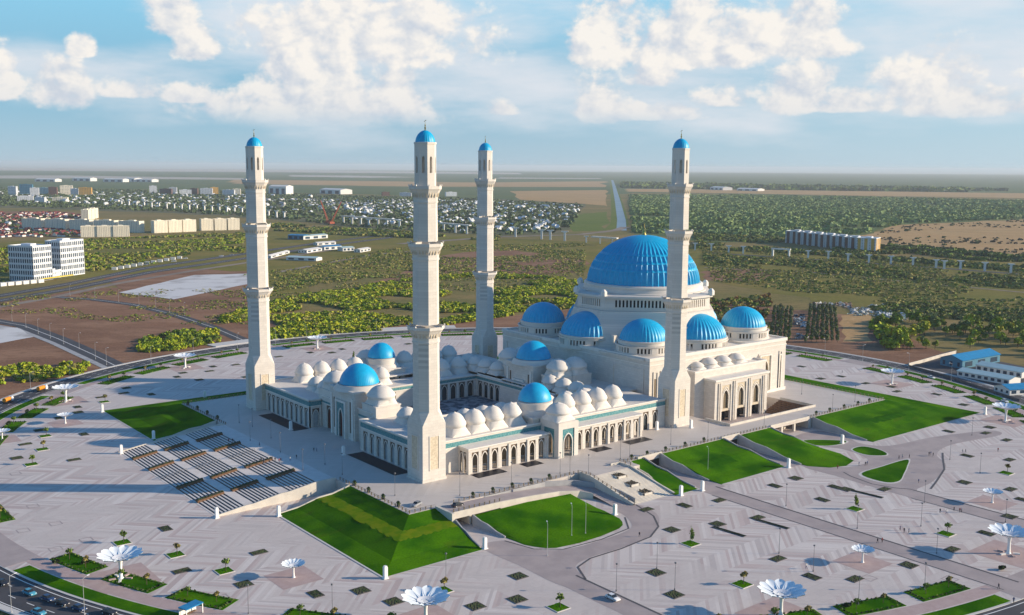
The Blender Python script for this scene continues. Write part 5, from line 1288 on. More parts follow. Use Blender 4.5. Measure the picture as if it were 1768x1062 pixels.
railing([(72, -37, .7), (72, -31, .7), (77, -30.4, 0), (167.6, -30.4, 0)], 'long dark railing behind the sloping south lawns')
railing([(197.5, -30.4, 0), (261.6, -30.4, 0), (261.6, 174, 0)], 'dark railing along the top of the east lawn')
railing([(-27.4, 123, 0), (-27.4, 174.5, 0), (120, 174.5, 0)], 'dark railing at the top of the left lawn')
POT = thing('planter', 'x', 'planter', group='x')
m = MB(); m.ngon(0, 0, .55, 8, 0, [(.7, 0), (1, .2), (1, .75), (.8, .75), (.8, .6)]); m.build('pot', 'dark', POT)
V, cc = leaf_quads(np.array([(0, 0, .55)]), np.array([.75]), np.array([1.5]), tones(1, [DK]), 40, .35); quad_mesh('shrub', V, cc, parent=POT)
for p in [(-26.6, y) for y in (8, -2, -12, -22)]+[(x, -29.6) for x in (0, 9, 18, 27, 36, 80, 89, 100, 112, 124, 205, 216, 228, 240, 250)]+[(-26.6, y) for y in (134, 146, 158, 170)]:
    ALL.append((place(POT, (p[0], p[1], 0)), 'edge_planter'))
for pr in [POT, LD, LL, B1, B2, B3, B4, BUSH, CYP]+SAP:
    for ch in list(pr.children): bpy.data.objects.remove(ch)
    bpy.data.objects.remove(pr)
# dark reflecting pools let into the terrace
for k, (x0, x1, y0, y1) in enumerate(((-8.2, -.8, 93.2, 130), (-8.3, -.8, 9.5, 46), (15.2, 29.3, -12.6, -7.0), (39.2, 48, -12.5, -7.0), (75.8, 85, -13.4, -8.2), (95.4, 109.4, -13.5, -8))):
    tag(sheet('water', [(x0, y0), (x1, y0), (x1, y1), (x0, y1)], .012, 'granite'))
# people
def person_mesh(name, pose, mats):
    me = bpy.data.meshes.new(name); s = pose
    P_ = [(0, 0, .95), (0, 0, 1.15), (0, 0, 1.42), (0, .02, 1.52), (0, .03, 1.60), (0, .03, 1.72), (.19, 0, 1.40), (.27, -.10*s, 1.14), (.27, -.02*s, .88), (-.19, 0, 1.40), (-.27, .10*s, 1.14), (-.27, .14*s, .88),
          (.10, 0, .90), (.11, .16*s, .50), (.11, .10*s, .07), (.11, .26*s, .03), (-.10, 0, .90), (-.11, -.10*s, .50), (-.11, -.28*s, .09), (-.11, -.13*s, .03)]
    E_l = [(0, 1), (1, 2), (2, 3), (3, 4), (4, 5), (2, 6), (6, 7), (7, 8), (2, 9), (9, 10), (10, 11), (0, 12), (12, 13), (13, 14), (14, 15), (0, 16), (16, 17), (17, 18), (18, 19)]
    rad = [.155, .15, .16, .06, .095, .085, .075, .05, .04, .075, .05, .04, .105, .07, .05, .04, .105, .07, .05, .04]
    me.from_pydata(P_, E_l, []); o = bpy.data.objects.new(name, me); COL.objects.link(o)
    md = o.modifiers.new('skin', 'SKIN'); md.use_smooth_shade = True
    for v, r_ in zip(me.skin_vertices[0].data, rad): v.radius = (r_, r_*.85)
    me.skin_vertices[0].data[0].use_root = True
    o.modifiers.new('sub', 'SUBSURF').levels = 1
    bpy.context.view_layer.update(); dg = bpy.context.evaluated_depsgraph_get()
    nm = bpy.data.meshes.new_from_object(o.evaluated_get(dg)); bpy.data.objects.remove(o)
    for k in ('skin',)+mats+('hair',): nm.materials.append(MAT[k])
    for p in nm.polygons:
        c = p.center
        p.material_index = (3 if c.z > 1.68 or (c.z > 1.58 and c.y < 0) else 0) if c.z > 1.52 else (0 if abs(c.x) > .2 and c.z < .92 else (1 if c.z > .93 else 2))
    return nm
PM = [person_mesh('person', 1, ('cloth_dark', 'cloth_dark')), person_mesh('person', .5, ('cloth_blue', 'cloth_dark')), person_mesh('person', -1, ('cloth_light', 'cloth_blue')), person_mesh('person', .2, ('cloth_red', 'cloth_dark'))]
for i, (a, b, z) in enumerate([(542, 780, 0), (547, 780, 0), (512, 792, 0), (501, 796, 0), (485, 798, 0), (482, 799, 0), (448, 770, 0), (402, 764, 0), (440, 798, 0), (451, 797, 0), (464, 795, 0), (470, 795, 0), (395, 764, 0), (456, 799, 0), (475, 797, 0)]+
        [(885, 853, -1.6)]+[(a, b, -4.96) for a, b in ((1104, 927), (1392, 982), (1515, 938), (1523, 937), (1554, 916), (1561, 920), (1569, 920), (1623, 886), (1634, 888), (1647, 883), (1657, 885), (1660, 885), (1604, 787), (1607, 786), (1611, 788), (1662, 782), (1667, 782), (1723, 780), (1483, 804), (1494, 804), (1497, 803), (1552, 793), (1558, 791), (1570, 791), (1446, 810), (1586, 834), (1724, 1017), (1750, 1041), (1454, 644), (205, 594))][:-1]):
    o = bpy.data.objects.new('person', PM[(0, 1, 0, 2, 0, 3, 1)[i % 7]]); COL.objects.link(o); x, y = G(a, b, z); o.location = (x, y, z); o.rotation_euler = (0, 0, i*1.3); o.scale = (1.08,)*3
    ALL.append((o, ('person_dark', 'person_blue', 'person_dark', 'person_light', 'person_dark', 'person_red', 'person_blue')[i % 7]))
# cars
def car(paint, name='car', h=1.5, L=4.6, van=False):
    t = thing(name, 'x', 'car'); W2 = .9
    prof = [(-L/2, .35), (-L/2, .75), (-L/2+.15, .92), (-L/2+.9, .98), (L/2-1.25, .95), (L/2-.25, .82), (L/2, .62), (L/2, .32)]
    m = MB(); rows = []
    for y, s in ((-W2, .9), (-W2+.06, 1), (W2-.06, 1), (W2, .9)): rows.append([(x*(.985 if abs(y) == W2 else 1), y, .32+(z-.32)*(s if z > .5 else 1)) for x, z in prof])
    m.grid(rows); m.face(rows[0]); m.face(rows[-1][::-1]); m.face([rows[i][0] for i in range(4)]+[rows[i][-1] for i in range(3, -1, -1)]); 
    ro = [(-L/2+.55, .96), (-L/2+1.0, h), (L/2-2.05, h), (L/2-1.25, .94)]
    m.face([(ro[1][0]+.05, -.66, h), (ro[2][0], -.66, h), (ro[2][0], .66, h), (ro[1][0]+.05, .66, h)])
    for x in (ro[1][0]+.03, (ro[1][0]+ro[2][0])/2+.1, ro[2][0]-.06):
        for y in (-1, 1): m.tube((x, y*.68, h-.02), (x+(.0 if abs(x) < .5 else (-.35 if x < 0 else .7)), y*.84, .95), .05, n=4)
    m.build('body', paint, t, smooth=40)
    g = MB(); lo = [(ro[0][0], -.83, .955), (ro[3][0], -.83, .945), (ro[3][0], .83, .945), (ro[0][0], .83, .955)]; hi = [(ro[1][0], -.66, h-.015), (ro[2][0], -.66, h-.015), (ro[2][0], .66, h-.015), (ro[1][0], .66, h-.015)]
    g.grid([lo, hi], True); g.build('windows', 'car_glass', t)
    for x in (-L/2+.85, L/2-.9):
        for y in (-.82, .82):
            w = MB(); w.tube((x, y-.1, .33), (x, y+.1, .33), .33, n=12); wo = w.build('wheel', 'tyre', t)
            w = MB(); w.tube((x, y-.115, .33), (x, y+.115, .33), .19, n=8); w.build('rim', 'white_metal', wo)
    for y in (-.62, .62):
        for x, mm in ((L/2-.06, 'white_paint'), (-L/2+.0, 'car_red')): b = MB(); b.box(x-.05, x+.06, y-.2, y+.2, .60, .74); b.build('headlight' if x > 0 else 'tail_light', mm, t)
    return t
CARS = {k: car(k) for k in ('car_white', 'car_dark', 'car_blue', 'car_teal', 'car_grey')}
used = set()
def park(kind, loc, rz, label):
    place(CARS[kind], loc, rz, label, first=kind not in used, group='cars on the plaza roads'); used.add(kind)
def onring(a, b): x, y = G(a, b, -5.12); return (x, y, -5.12), math.atan2(y-CY, x-CX)+PI/2
x, y = G(1058, 1035); park('car_white', (x, y, -4.96), R(-90), 'white car driving up the paved road at the bottom centre')
x, y = G(790, 874, 0); park('car_dark', (x, y, 0), R(10), 'black car on the bridge deck above the underpass mouth')
x, y = G(719, 873, 0); park('car_grey', (x, y, 0), R(200), 'grey car on the terrace corner above the front lawn')
for a, b, kd, l in ((4, 1009, 'car_dark', 'dark car leftmost in the row parked on the ring road'), (51, 1026, 'car_teal', 'teal car, second of the row parked beside the curved verge'), (83, 1036, 'car_blue', 'navy car, third of the row parked beside the curved verge'), (107, 1044, 'car_dark', 'black car, fourth of the row parked beside the curved verge'), (137, 1053, 'car_blue', 'navy car, fifth of the parked row, below the curved verge'),
                    (67, 1060, 'car_teal', 'teal car in the outer lane at the bottom left edge'), (188, 1060, 'car_dark', 'black car, sixth of the parked row, at the bottom edge'), (1608, 653, 'car_white', 'white car on the ring road in front of the sheds'), (1735, 694, 'car_white', 'white car on the ring road near the right edge')):
    p, q = onring(a, b); park(kd, p, q+(0 if a < 400 else PI), l)
for a, b, kd in ((218, 451, 'car_white'), (250, 458, 'car_grey'), (300, 452, 'car_white'), (320, 447, 'car_white'), (382, 443, 'car_white'), (400, 441, 'car_grey')):
    x, y = G(a, b, -5.3); o = place(CARS[kd], (x, y, -5.28), R(150), scale=1.3, group='cars on the highway'); ALL.append((o, 'highway_car'))
def tanker(label, a, b):
    (x, y, z), q = onring(a, b); t = thing('tanker_truck', label, 'truck', (x, y, z), q+PI, 'orange tankers on the ring road'); W_l = lambda o: setattr(o, 'location', (0, 0, 0))
    m = MB(); m.box(-3.6, 1.6, -.9, .9, .6, .95); W_l(m.build('chassis', 'dark', t))
    m = MB(); m.tube((-3.6, 0, 1.95), (1.3, 0, 1.95), 1.05, n=14); W_l(m.build('tank', 'orange', t))
    m = MB(); m.box(1.7, 3.6, -1.1, 1.1, .6, 2.1); m.box(1.7, 3.2, -1.05, 1.05, 2.1, 2.9); W_l(m.build('cab', 'car_white', t))
    m = MB(); m.box(3.2, 3.26, -.95, .95, 2.12, 2.75); W_l(m.build('windscreen', 'car_glass', t))
    for xx in (-2.6, -1.4, 2.6):
        for yy in (-.9, .9): m = MB(); m.tube((xx, yy-.15, .5), (xx, yy+.15, .5), .5, n=12); W_l(m.build('wheel', 'tyre', t))
tanker('orange tanker truck on the ring road, the right one of two', 73, 675); tanker('orange tanker truck on the ring road, cut by the left edge', 14, 695)
# small kiosk at the bottom edge
x, y = G(330, 1062); t = thing('kiosk', 'blue and white open kiosk with flat roof at the bottom edge of the plaza', 'kiosk', (x, y, -4.98), R(20))
m = MB(); m.box(-3, 3, -1.6, 1.6, 2.7, 3.0); o = m.build('roof', 'steel_blue', t); o.location = (0, 0, 0)
for xx in (-2.8, 2.8):
    for yy in (-1.4, 1.4): m = MB(); m.box(xx-.12, xx+.12, yy-.12, yy+.12, 0, 2.7); o = m.build('post', 'white_paint', t); o.location = (0, 0, 0)
m = MB(); m.box(-2.6, 2.6, 1.2, 1.3, .1, 2.4); o = m.build('back_panel', 'wall_white', t); o.location = (0, 0, 0)
m = MB(); m.box(-2.4, 2.4, .6, 1.1, .3, .5); o = m.build('bench', 'wood', t); o.location = (0, 0, 0)

# ------------------------------------------------------------------ buildings of the plain
def shed(name, label, p0, p1, depth, h, rise, roof, wall, group=None, doors=4, z=-5.2):
    "long pitched roof shed; p0->p1 its front eave"
    L = math.dist(p0, p1); a = math.atan2(p1[1]-p0[1], p1[0]-p0[0]); t = thing(name, label, 'shed', (p0[0], p0[1], z), a, group); zero = lambda o: (setattr(o, 'location', (0, 0, 0)), o)[1]
    m = MB(); m.box(0, L, 0, depth, 0, h); 
    for x in (0, L): m.face([(x, 0, h), (x, depth, h), (x, depth/2, h+rise)])
    w = zero(m.build('wall', wall, t))
    m = MB(); e = .5
    m.grid([[(-e, -e, h-.1), (L+e, -e, h-.1)], [(-e, depth/2, h+rise+.1), (L+e, depth/2, h+rise+.1)], [(-e, depth+e, h-.1), (L+e, depth+e, h-.1)]])
    m.grid([[(-e, -e, h-.3), (L+e, -e, h-.3)], [(-e, depth/2, h+rise-.1), (L+e, depth/2, h+rise-.1)], [(-e, depth+e, h-.3), (L+e, depth+e, h-.3)]]); zero(m.build('roof', roof, t))
    for i in range(doors):
        x = L*(i+.5)/doors; m = MB(); m.box(x-L/doors*.28, x+L/doors*.28, -.06, -.01, .9 if doors > 2 else 0, h*.75); o = m.build('window' if doors > 2 else 'door', 'tower_glass' if doors > 2 else 'dark', w); o.location = (0, 0, 0)
    for i in range(max(2, int(depth/4))):
        y = depth*(i+.5)/max(2, int(depth/4)); m = MB(); m.box(-.06, -.01, y-.8, y+.8, 1, h*.7); o = m.build('window', 'tower_glass', w); o.location = (0, 0, 0)
    return t
sheet('yard', GL([(1570, 628), (1640, 606), (1800, 640), (1900, 690), (1768, 692), (1660, 652)], -5.3), -5.17, 'asphalt')
def shedq(name, label, A, B, depth, *r_, **k): return shed(name, label, G(*A, -5.2), G(*B, -5.2), depth, *r_, **k)
shedq('warehouse', 'large warehouse with a bright blue pitched roof beyond the ring road', (1661, 637), (1726, 625), 15, 5.2, 2.6, 'steel_blue', 'wall_blue', doors=3)
shed('shed', 'long pale green roofed shed, the nearer of two beside the blue warehouse', (375.5, -9), (374, -41), 12.5, 3.4, 1.2, 'steel_pale', 'wall_white', doors=8)
shed('shed', 'long pale green roofed shed behind the nearer pale one', (401.5, -7), (399.5, -36), 13.5, 3.8, 1.4, 'steel_pale', 'wall_white', doors=7)
shed('shed', 'low shed with blue roof cut by the right edge', (347, -54.4), (378, -67), 12, 3.4, 1.8, 'steel_blue', 'wall_white', doors=6)
def fence(pts, label, h=2.2, m='concrete', z=-5.3, cat='wall'):
    t = thing('boundary_wall', label, cat, (*pts[0], z)); b = MB()
    for p, q in zip(pts[:-1], pts[1:]):
        d = Vector((q[0]-p[0], q[1]-p[1], 0)); n = Vector((-d.y, d.x, 0)).normalized()*.12
        b.face([(p[0]-n.x, p[1]-n.y, z), (q[0]-n.x, q[1]-n.y, z), (q[0]-n.x, q[1]-n.y, z+h), (p[0]-n.x, p[1]-n.y, z+h)]); b.face([(p[0]+n.x, p[1]+n.y, z), (q[0]+n.x, q[1]+n.y, z), (q[0]+n.x, q[1]+n.y, z+h), (p[0]+n.x, p[1]+n.y, z+h)]); b.face([(p[0]-n.x, p[1]-n.y, z+h), (q[0]-n.x, q[1]-n.y, z+h), (q[0]+n.x, q[1]+n.y, z+h), (p[0]+n.x, p[1]+n.y, z+h)])
    b.build('panel', m, t)
    k = MB()
    for p in pts: k.box(p[0]-.22, p[0]+.22, p[1]-.22, p[1]+.22, z, z+h+.2)
    tag(k.build('post', m, t), kind='stuff')
fence(GL([(1569, 633), (1595, 626), (1622, 618), (1650, 611)], -5.3), 'pale panel wall along the yard of the blue roofed sheds')
fence(GL([(1569, 634), (1610, 645), (1650, 657), (1700, 674), (1760, 694)], -5.3), 'dark low wall between the ring road and the shed yard', 1.5, 'edging')
# block of flats: white or cream frame grid over dark glazing
def flats(name, label, x, y, ang, L, D, H, st_n, cx, cy, wm='cream_wall', group=None, gm='tower_glass', z=-5.5, panes=False, cat='apartment block', gap=.62, share={}, bays=None):
    t = thing(name, label, cat, (x, y, z), ang, group); zero = lambda o: (setattr(o, 'location', (0, 0, 0)), o)[1]
    key = (L, D, H, st_n, cx, cy, wm, bays)
    if key in share:
        for nm, me in share[key]: o = bpy.data.objects.new(nm, me); COL.objects.link(o); o.parent = t
        return t
    made = []
    m = MB(); m.box(.35, L-.35, .35, D-.35, 0, H-.4); made.append(zero(m.build('glazing', gm, t)))
    m = MB()
    for i in range(st_n+1):
        zz = H*i/st_n; h0 = H/st_n*gap/2
        m.box(-.0, L, 0, D, max(0, zz-h0), min(H, zz+h0)) if i in (0, st_n) else [m.box(0.01, L-.01, 0.01, .34, zz-h0, zz+h0), m.box(0.01, L-.01, D-.34, D-.01, zz-h0, zz+h0), m.box(.01, .34, .34, D-.34, zz-h0, zz+h0), m.box(L-.34, L-.01, .34, D-.34, zz-h0, zz+h0)]
    for i in range(cx+1):
        q = L*i/cx; w = L/cx*gap/2*(1.25 if i % 3 == 0 else .9)
        for yy in (0, D-.36): m.box(max(0, q-w), min(L, q+w), yy-.02, yy+.36, .02, H-.02)
    for i in range(cy+1):
        q = D*i/cy; w = D/cy*gap/2
        for xx in (0, L-.36): m.box(xx-.02, xx+.36, max(0, q-w), min(D, q+w), .02, H-.02)
    made.append(zero(m.build('wall', wm, t)))
    if bays:
        for k in range(3):
            q = L*(k+.5)/3; m = MB(); m.box(q-2.2, q+2.2, D+.03, D+.5, .05, H-.3); made.append(zero(m.build('stair_bay', bays, t)))
            q = D*(k+.5)/3; m = MB(); m.box(-.5, -.03, q-2.2, q+2.2, .05, H-.3); made.append(zero(m.build('stair_bay', bays, t)))
    m = MB(); m.box(L*.3, L*.6, D*.3, D*.7, H, H+2.4); made.append(zero(m.build('roof_cabin', wm, t)))
    m = MB(); ring(m, 0, L, 0, D, H, H+.9, .3, .1); made.append(zero(m.build('parapet', wm, t)))
    share[key] = [(o.name.split('.')[0], o.data) for o in made]; return t
ta = R(33)
flats('office_tower', 'white office tower with gridded windows left of its twin, on the far left', 66, 828, ta, 26, 32, 36.5, 6, 9, 11, 'tower_white', 'twin white towers by the highway', cat='tower', gap=.34)
flats('office_tower', 'white office tower with gridded windows, the right one of the twins', 102, 861, ta, 36, 20, 38.5, 6, 12, 7, 'tower_white', 'twin white towers by the highway', cat='tower', gap=.36)
flats('podium', 'low white link building with dark openings between the twin towers', 88.6, 843, R(53.6), 22, 9, 8, 2, 5, 3, 'tower_white', cat='building')
m = MB(); t = thing('awning', 'row of yellow and teal awnings at the foot of the twin towers', 'awning', (64, 822, -5.4), ta); m.box(0, 55, -2.5, .3, 2.2, 3.2); o = m.build('canopy', 'yellow', t); o.location = (0, 0, 0)
m = MB(); [m.box(q-.1, q+.1, -2.3, -2.1, 0, 2.2) for q in range(1, 55, 6)]; o = tag(m.build('post', 'pole', t), kind='stuff'); o.location = (0, 0, 0)
for i in range(3): flats('apartment_block', ('leftmost', 'middle', 'rightmost')[i]+' cream apartment block of the front left row behind the towers', 301+23.5*i, 1480-10*i, R(-20), 25, 14, 17.5, 9, 9, 5, group='cream apartment blocks')
for i in range(3): flats('apartment_block', ('left', 'middle', 'right')[i]+' lit cream apartment block in the long row left of the left minaret', 438+27*i, 1518+2*i, R(3), 25, 15, 21, 10, 9, 5, group='cream apartment blocks')
for i in range(3): flats('apartment_block', ('first', 'second', 'third')[i]+' cream apartment block just left of the left minaret shaft', 534+24*i, 1541-4.5*i, R(-9), 22, 15, 20.5, 10, 8, 5, group='cream apartment blocks')
for i in range(5): flats('apartment_block', ('first', 'second', 'third', 'fourth', 'fifth')[i]+' shaded apartment block from the left minaret in the row behind the lit cream row', 430-30*i, 1546+44*i, R(124), 44, 14, 20, 10, 12, 4, group='cream apartment blocks')
for i in range(3): flats('apartment_block', ('left', 'middle', 'right')[i]+' cream apartment block standing farthest back above the red roofs', 470+17*i, 2010+32*i, R(60), 28, 15, 22, 10, 8, 5, group='cream apartment blocks')
for i in range(7):
    f = i/7; flats('apartment_block', ('first', 'second', 'third', 'fourth', 'fifth', 'sixth', 'seventh')[i]+' apartment block counted from the right in the row before the tan field', 1183+70*f, 546+200*f, R(109), 29, 27, 19.5 if i else 20.5, 9, 8, 8, 'flat_wall' if i else 'tower_white', 'apartment row at the edge of the tan field', bays='flat_brown' if i else 'flat_orange')
# sheds and depots in mid distance
for i, (A, B, d, h, rf, wm, l) in enumerate((((497, 413), (524, 414), 22, 7, 'steel_blue', 'wall_blue', 'bright blue depot hall in the field beyond the left minaret'), ((524, 414), (566, 411), 16, 6, 'steel_pale', 'wall_white', 'pale depot hall joined to the bright blue one in the field'), ((494, 449), (546, 451), 16, 4, 'steel_pale', 'wall_white', 'long low pale blue shed nearest the scrub right of the left minaret'),
        ((468, 446), (500, 437), 8, 3, 'wall_white', 'wall_white', 'narrow white shed at the left end of the long depot'), ((530, 437), (556, 433), 14, 4, 'wall_white', 'wall_white', 'white shed in the middle of the long depot'), ((560, 432), (590, 430), 15, 5, 'steel_blue', 'wall_white', 'dull blue roofed shed of the long depot'), ((592, 434), (612, 433), 16, 5, 'steel_pale', 'wall_white', 'pale shed at the right end of the long depot'), ((622, 436), (640, 433), 10, 4, 'wall_white', 'wall_white', 'small white shed standing alone right of the long depot'),
        ((548, 424), (580, 422), 10, 4, 'wall_white', 'wall_white', 'white shed at the back of the long depot'))): shedq('depot_shed', l, A, B, d, h, 1.2, rf, wm, 'sheds in the mid distance', doors=3)
for i, (A, B, h, l) in enumerate((((60, 313.5), (95, 314), 16, 'long low white hall on the far plain at the far left'), ((125, 312.5), (156, 313), 20, 'bluish white hall on the far plain right of the long low one'), ((178, 314), (212, 314.5), 18, 'white hall with curved look on the far plain, left of three'), ((214, 313.5), (232, 314), 22, 'white hall on the far plain, middle of three'), ((234, 314), (262, 314.5), 16, 'white hall on the far plain, right of three'), ((552, 334), (588, 335.5), 18, 'long white hall above the village right of the left minaret'), ((464, 336), (494, 336.5), 34, 'pale blue and white slab block just right of the left minaret'), ((1226, 327.5), (1248, 328.5), 14, 'white aircraft hangar right of the right minaret top'), ((1272, 329), (1308, 330), 10, 'low white hall right of the aircraft hangar'))):
    shedq('far_hall', l, A, B, 60, h, 5, 'wall_white', 'wall_white', 'white halls on the far plain', doors=3)
TB = [(14, 338, 34, 'tower_white'), (34, 337, 40, 'wall_blue'), (52, 339, 30, 'tower_white'), (66, 336, 26, 'steel_pale'), (84, 337, 30, 'flat_brown'), (104, 336, 34, 'cream_wall'), (122, 337, 24, 'tower_white'), (136, 338, 30, 'flat_orange'), (258, 334, 30, 'tower_white'), (276, 336, 22, 'flat_brown'), (292, 335, 26, 'flat_wall'), (310, 337, 20, 'tower_white'), (328, 336, 24, 'flat_brown'), (346, 337, 26, 'tower_white'), (364, 336, 28, 'flat_orange'), (384, 338, 22, 'tower_white'), (402, 337, 24, 'cream_wall'), (30, 348, 16, 'tower_white'), (60, 350, 16, 'tower_white'), (90, 349, 14, 'cream_wall'), (660, 338, 14, 'flat_brown'), (690, 339, 14, 'tower_white'), (720, 340, 14, 'flat_brown'), (770, 339, 16, 'tower_white')]
for i, (a, b, h, wm) in enumerate(TB):
    x, y = G(a, b, -5.5); c_ = {'tower_white': 'white', 'wall_blue': 'blue', 'steel_pale': 'pale green', 'flat_brown': 'brown', 'cream_wall': 'cream', 'flat_orange': 'orange', 'flat_wall': 'grey'}[wm]
    o = flats('town_block', 'x', x, y, R(-38+(i % 3)*9), 46 if i % 2 else 30, 16, h, 6, 8, 4, wm, 'blocks of the distant town', cat='building', gap=.6); ALL.append((o, 'block_'+c_.replace(' ', '_')))
# village houses
def house(wallm, roofm, L=9, D=8, h=3.2, r_=2.8):
    m = MB(); m.cur = 0; m.box(-L/2, L/2, -D/2, D/2, 0, h)
    for x in (-L/2, L/2): m.face([(x, -D/2, h), (x, D/2, h), (x, 0, h+r_)])
    m.cur = 1; e = .4
    m.grid([[(-L/2-e, -D/2-e, h-.25), (L/2+e, -D/2-e, h-.25)], [(-L/2-e, 0, h+r_+.12), (L/2+e, 0, h+r_+.12)], [(-L/2-e, D/2+e, h-.25), (L/2+e, D/2+e, h-.25)]])
    m.box(L*.2, L*.2+.7, -.2, .5, h+r_*.6, h+r_+.9)
    o = m.build('house', [wallm, roofm]); me = o.data; bpy.data.objects.remove(o); return me
mat('roof_red', (.22, .05, .045), .8, (.16, .04, .04), .5); mat('roof_white', (.66, .68, .70), .6); mat('roof_grey', (.28, .30, .33), .7)
HM = [house('wall_white', 'roof_white'), house('wall_white', 'roof_grey', 11, 8), house('cream_wall', 'roof_red'), house('wall_white', 'roof_white', 14, 9, 4, 2), house('wall_white', 'roof_red', 10, 8), house('wall_white', 'roof_white', 10, 10, 5.5, 2.6)]
def houses(px, n, kinds, label, group, thin=.25, s=60, seed=3, sc=(.75, 1.15)):
    C_ = scatter(px, n*3, thin=thin, s=s, seed=seed); kept = []
    for x, y, z in C_:
        if len(kept) >= n: break
        if all((x-a)**2+(y-b)**2 > 180 for a, b in kept): kept.append((x, y))
    for i, (x, y) in enumerate(kept):
        o = bpy.data.objects.new('house', HM[random.choice(kinds)]); COL.objects.link(o); o.location = (x, y, -5.5); o.rotation_euler = (0, 0, random.choice((0, PI/2))+random.uniform(-.2, .2)+.5); o.scale = (random.uniform(*sc),)*3
        tag(o, label, 'house', group)
houses([(620, 352), (830, 350), (1005, 358), (985, 384), (955, 402), (860, 404), (700, 396), (620, 384)], 140, (0, 0, 1, 3, 5), 'small white walled village house with pale roof among dark trees', 'white roofed village houses', .2)
houses([(-60, 372), (100, 368), (146, 374), (146, 408), (-60, 410)], 110, (2, 2, 4, 2, 0), 'small house with dark red roof in the left suburb', 'red roofed suburb houses', 0, sc=(.75, 1.05))
houses([(-60, 328), (430, 334), (560, 342), (620, 352), (620, 382), (460, 372), (300, 362), (-60, 350)], 50, (0, 1, 3, 5, 5), 'pale house in the distant town behind the apartment rows', 'pale houses of the distant town', .2, sc=(.9, 1.4))
def house_mass(px, n, wm, rm, sc, thin, s, seed):
    C_ = scatter(px, n, thin=thin, s=s, seed=seed); m = MB()
    for x, y, z in C_:
        a = random.choice((0, PI/2))+random.uniform(-.25, .25)+.5; k = random.uniform(*sc); c, q = math.cos(a)*k, math.sin(a)*k
        T = lambda u, v, w: (x+c*u-q*v, y+q*u+c*v, -5.5+w*k)
        m.cur = 0; m.box(-4.5, 4.5, -4, 4, 0, 3.2, T); m.cur = 1
        m.grid([[T(-4.9, -4.4, 3.0), T(4.9, -4.4, 3.0)], [T(-4.9, 0, 6.0), T(4.9, 0, 6.0)], [T(-4.9, 4.4, 3.0), T(4.9, 4.4, 3.0)]])
        for u in (-4.4, 4.4): m.face([T(u, -4, 3.2), T(u, 4, 3.2), T(u, 0, 5.7)])
    return tag(m.build('houses', [wm, rm]), kind='stuff')
house_mass([(610, 346), (830, 346), (1005, 355), (990, 380), (955, 400), (860, 404), (700, 396), (600, 380)], 420, 'wall_white', 'roof_white', (.6, 1.0), .2, 60, 3)
house_mass([(440, 344), (700, 346), (830, 348), (830, 362), (560, 362), (440, 360)], 260, 'wall_white', 'roof_grey', (.6, 1.1), .15, 90, 33)
house_mass([(-60, 330), (430, 336), (430, 362), (300, 360), (-60, 348)], 260, 'wall_white', 'roof_white', (.7, 1.2), .2, 90, 34)
house_mass([(-60, 370), (100, 367), (148, 373), (140, 409), (-60, 411)], 330, 'wall_white', 'roof_red', (.7, 1.0), 0, 60, 35)
# viaduct piers striding across the plain
def pier(h, w=2.2, head=8):
    m = MB(); m.box(-w/2, w/2, -1.2, 1.2, -.3, h-2.6); rows = [[(x*k, y, z) for x, y in ((-w/2, -1.2), (w/2, -1.2), (w/2, 1.2), (-w/2, 1.2))] for k, z in ((1, h-2.6), (1.05, h-1.9), (head/w*.8, h-.8), (head/w, h-.7), (head/w, h))]
    m.grid(rows, True); m.face(rows[-1]); return m
pm = pier(11); po = pm.build('viaduct_pier', 'wall_white'); pfirst = True
PIERS = [(1012, 419), (1036, 421), (1057, 423), (1200, 432), (1228, 433), (1258, 437), (1283, 438), (1395, 446), (1430, 447), (1464, 452), (1500, 454), (1538, 456), (1576, 459), (1616, 463), (1630, 465), (1658, 465), (1700, 468), (1745, 471), (593, 386), (608, 387), (623, 388), (637, 392), (653, 391), (668, 392), (690, 394), (766, 400), (786, 402), (806, 404), (890, 409), (935, 413), (950, 414), (975, 416)]
for i in range(17): PIERS.append((210+13.0*i, 354.8+.87*i))
for i in range(5): PIERS.append((437+13.5*i, 371+1.6*i))
for a, b in PIERS:
    o = po if pfirst else po.copy()
    if not pfirst: COL.objects.link(o)
    pfirst = False
    x, y = G(a, b, -5.5); o.location = (x, y, -5.5); o.rotation_euler = (0, 0, R(-45) if a > 560 else R(-60)); o.scale = (1.0 if a > 980 else 1.5,)*3
    ALL.append((o, 'pier'))
for (A, B, l) in (((1334, 442), (1362, 444), 'white concrete portal frame of the viaduct, on two legs')),: 
    pass
xa, xb = G(1334, 442, -5.5), G(1362, 443.5, -5.5); t = thing('viaduct_portal', 'white concrete portal frame of the viaduct standing on two legs', 'portal', (*xa, -5.5)); L = math.dist(xa, xb); t.rotation_euler = (0, 0, math.atan2(xb[1]-xa[1], xb[0]-xa[0]))
for x in (0, L): m = MB(); m.box(x-1.2, x+1.2, -1.2, 1.2, -.2, 9.5); o = m.build('leg', 'wall_white', t); o.location = (0, 0, 0)
m = MB(); m.box(-2.2, L+2.2, -1.4, 1.4, 9.5, 11.4); o = m.build('beam', 'wall_white', t); o.location = (0, 0, 0)
def deck(A, B, label, z=10.5):
    a, b = G(*A, -5.5), G(*B, -5.5); t = thing('viaduct_deck', label, 'bridge', (*a, z-5.5)); L = math.dist(a, b); t.rotation_euler = (0, 0, math.atan2(b[1]-a[1], b[0]-a[0]))
    m = MB(); m.box(0, L, -2.5, 2.5, 0, 1.6); o = m.build('girder', 'wall_white', t); o.location = (0, 0, 0); m = MB(); m.box(0, L, -3.2, 3.2, 1.6, 2.0); o = m.build('slab', 'wall_white', t); o.location = (0, 0, 0)
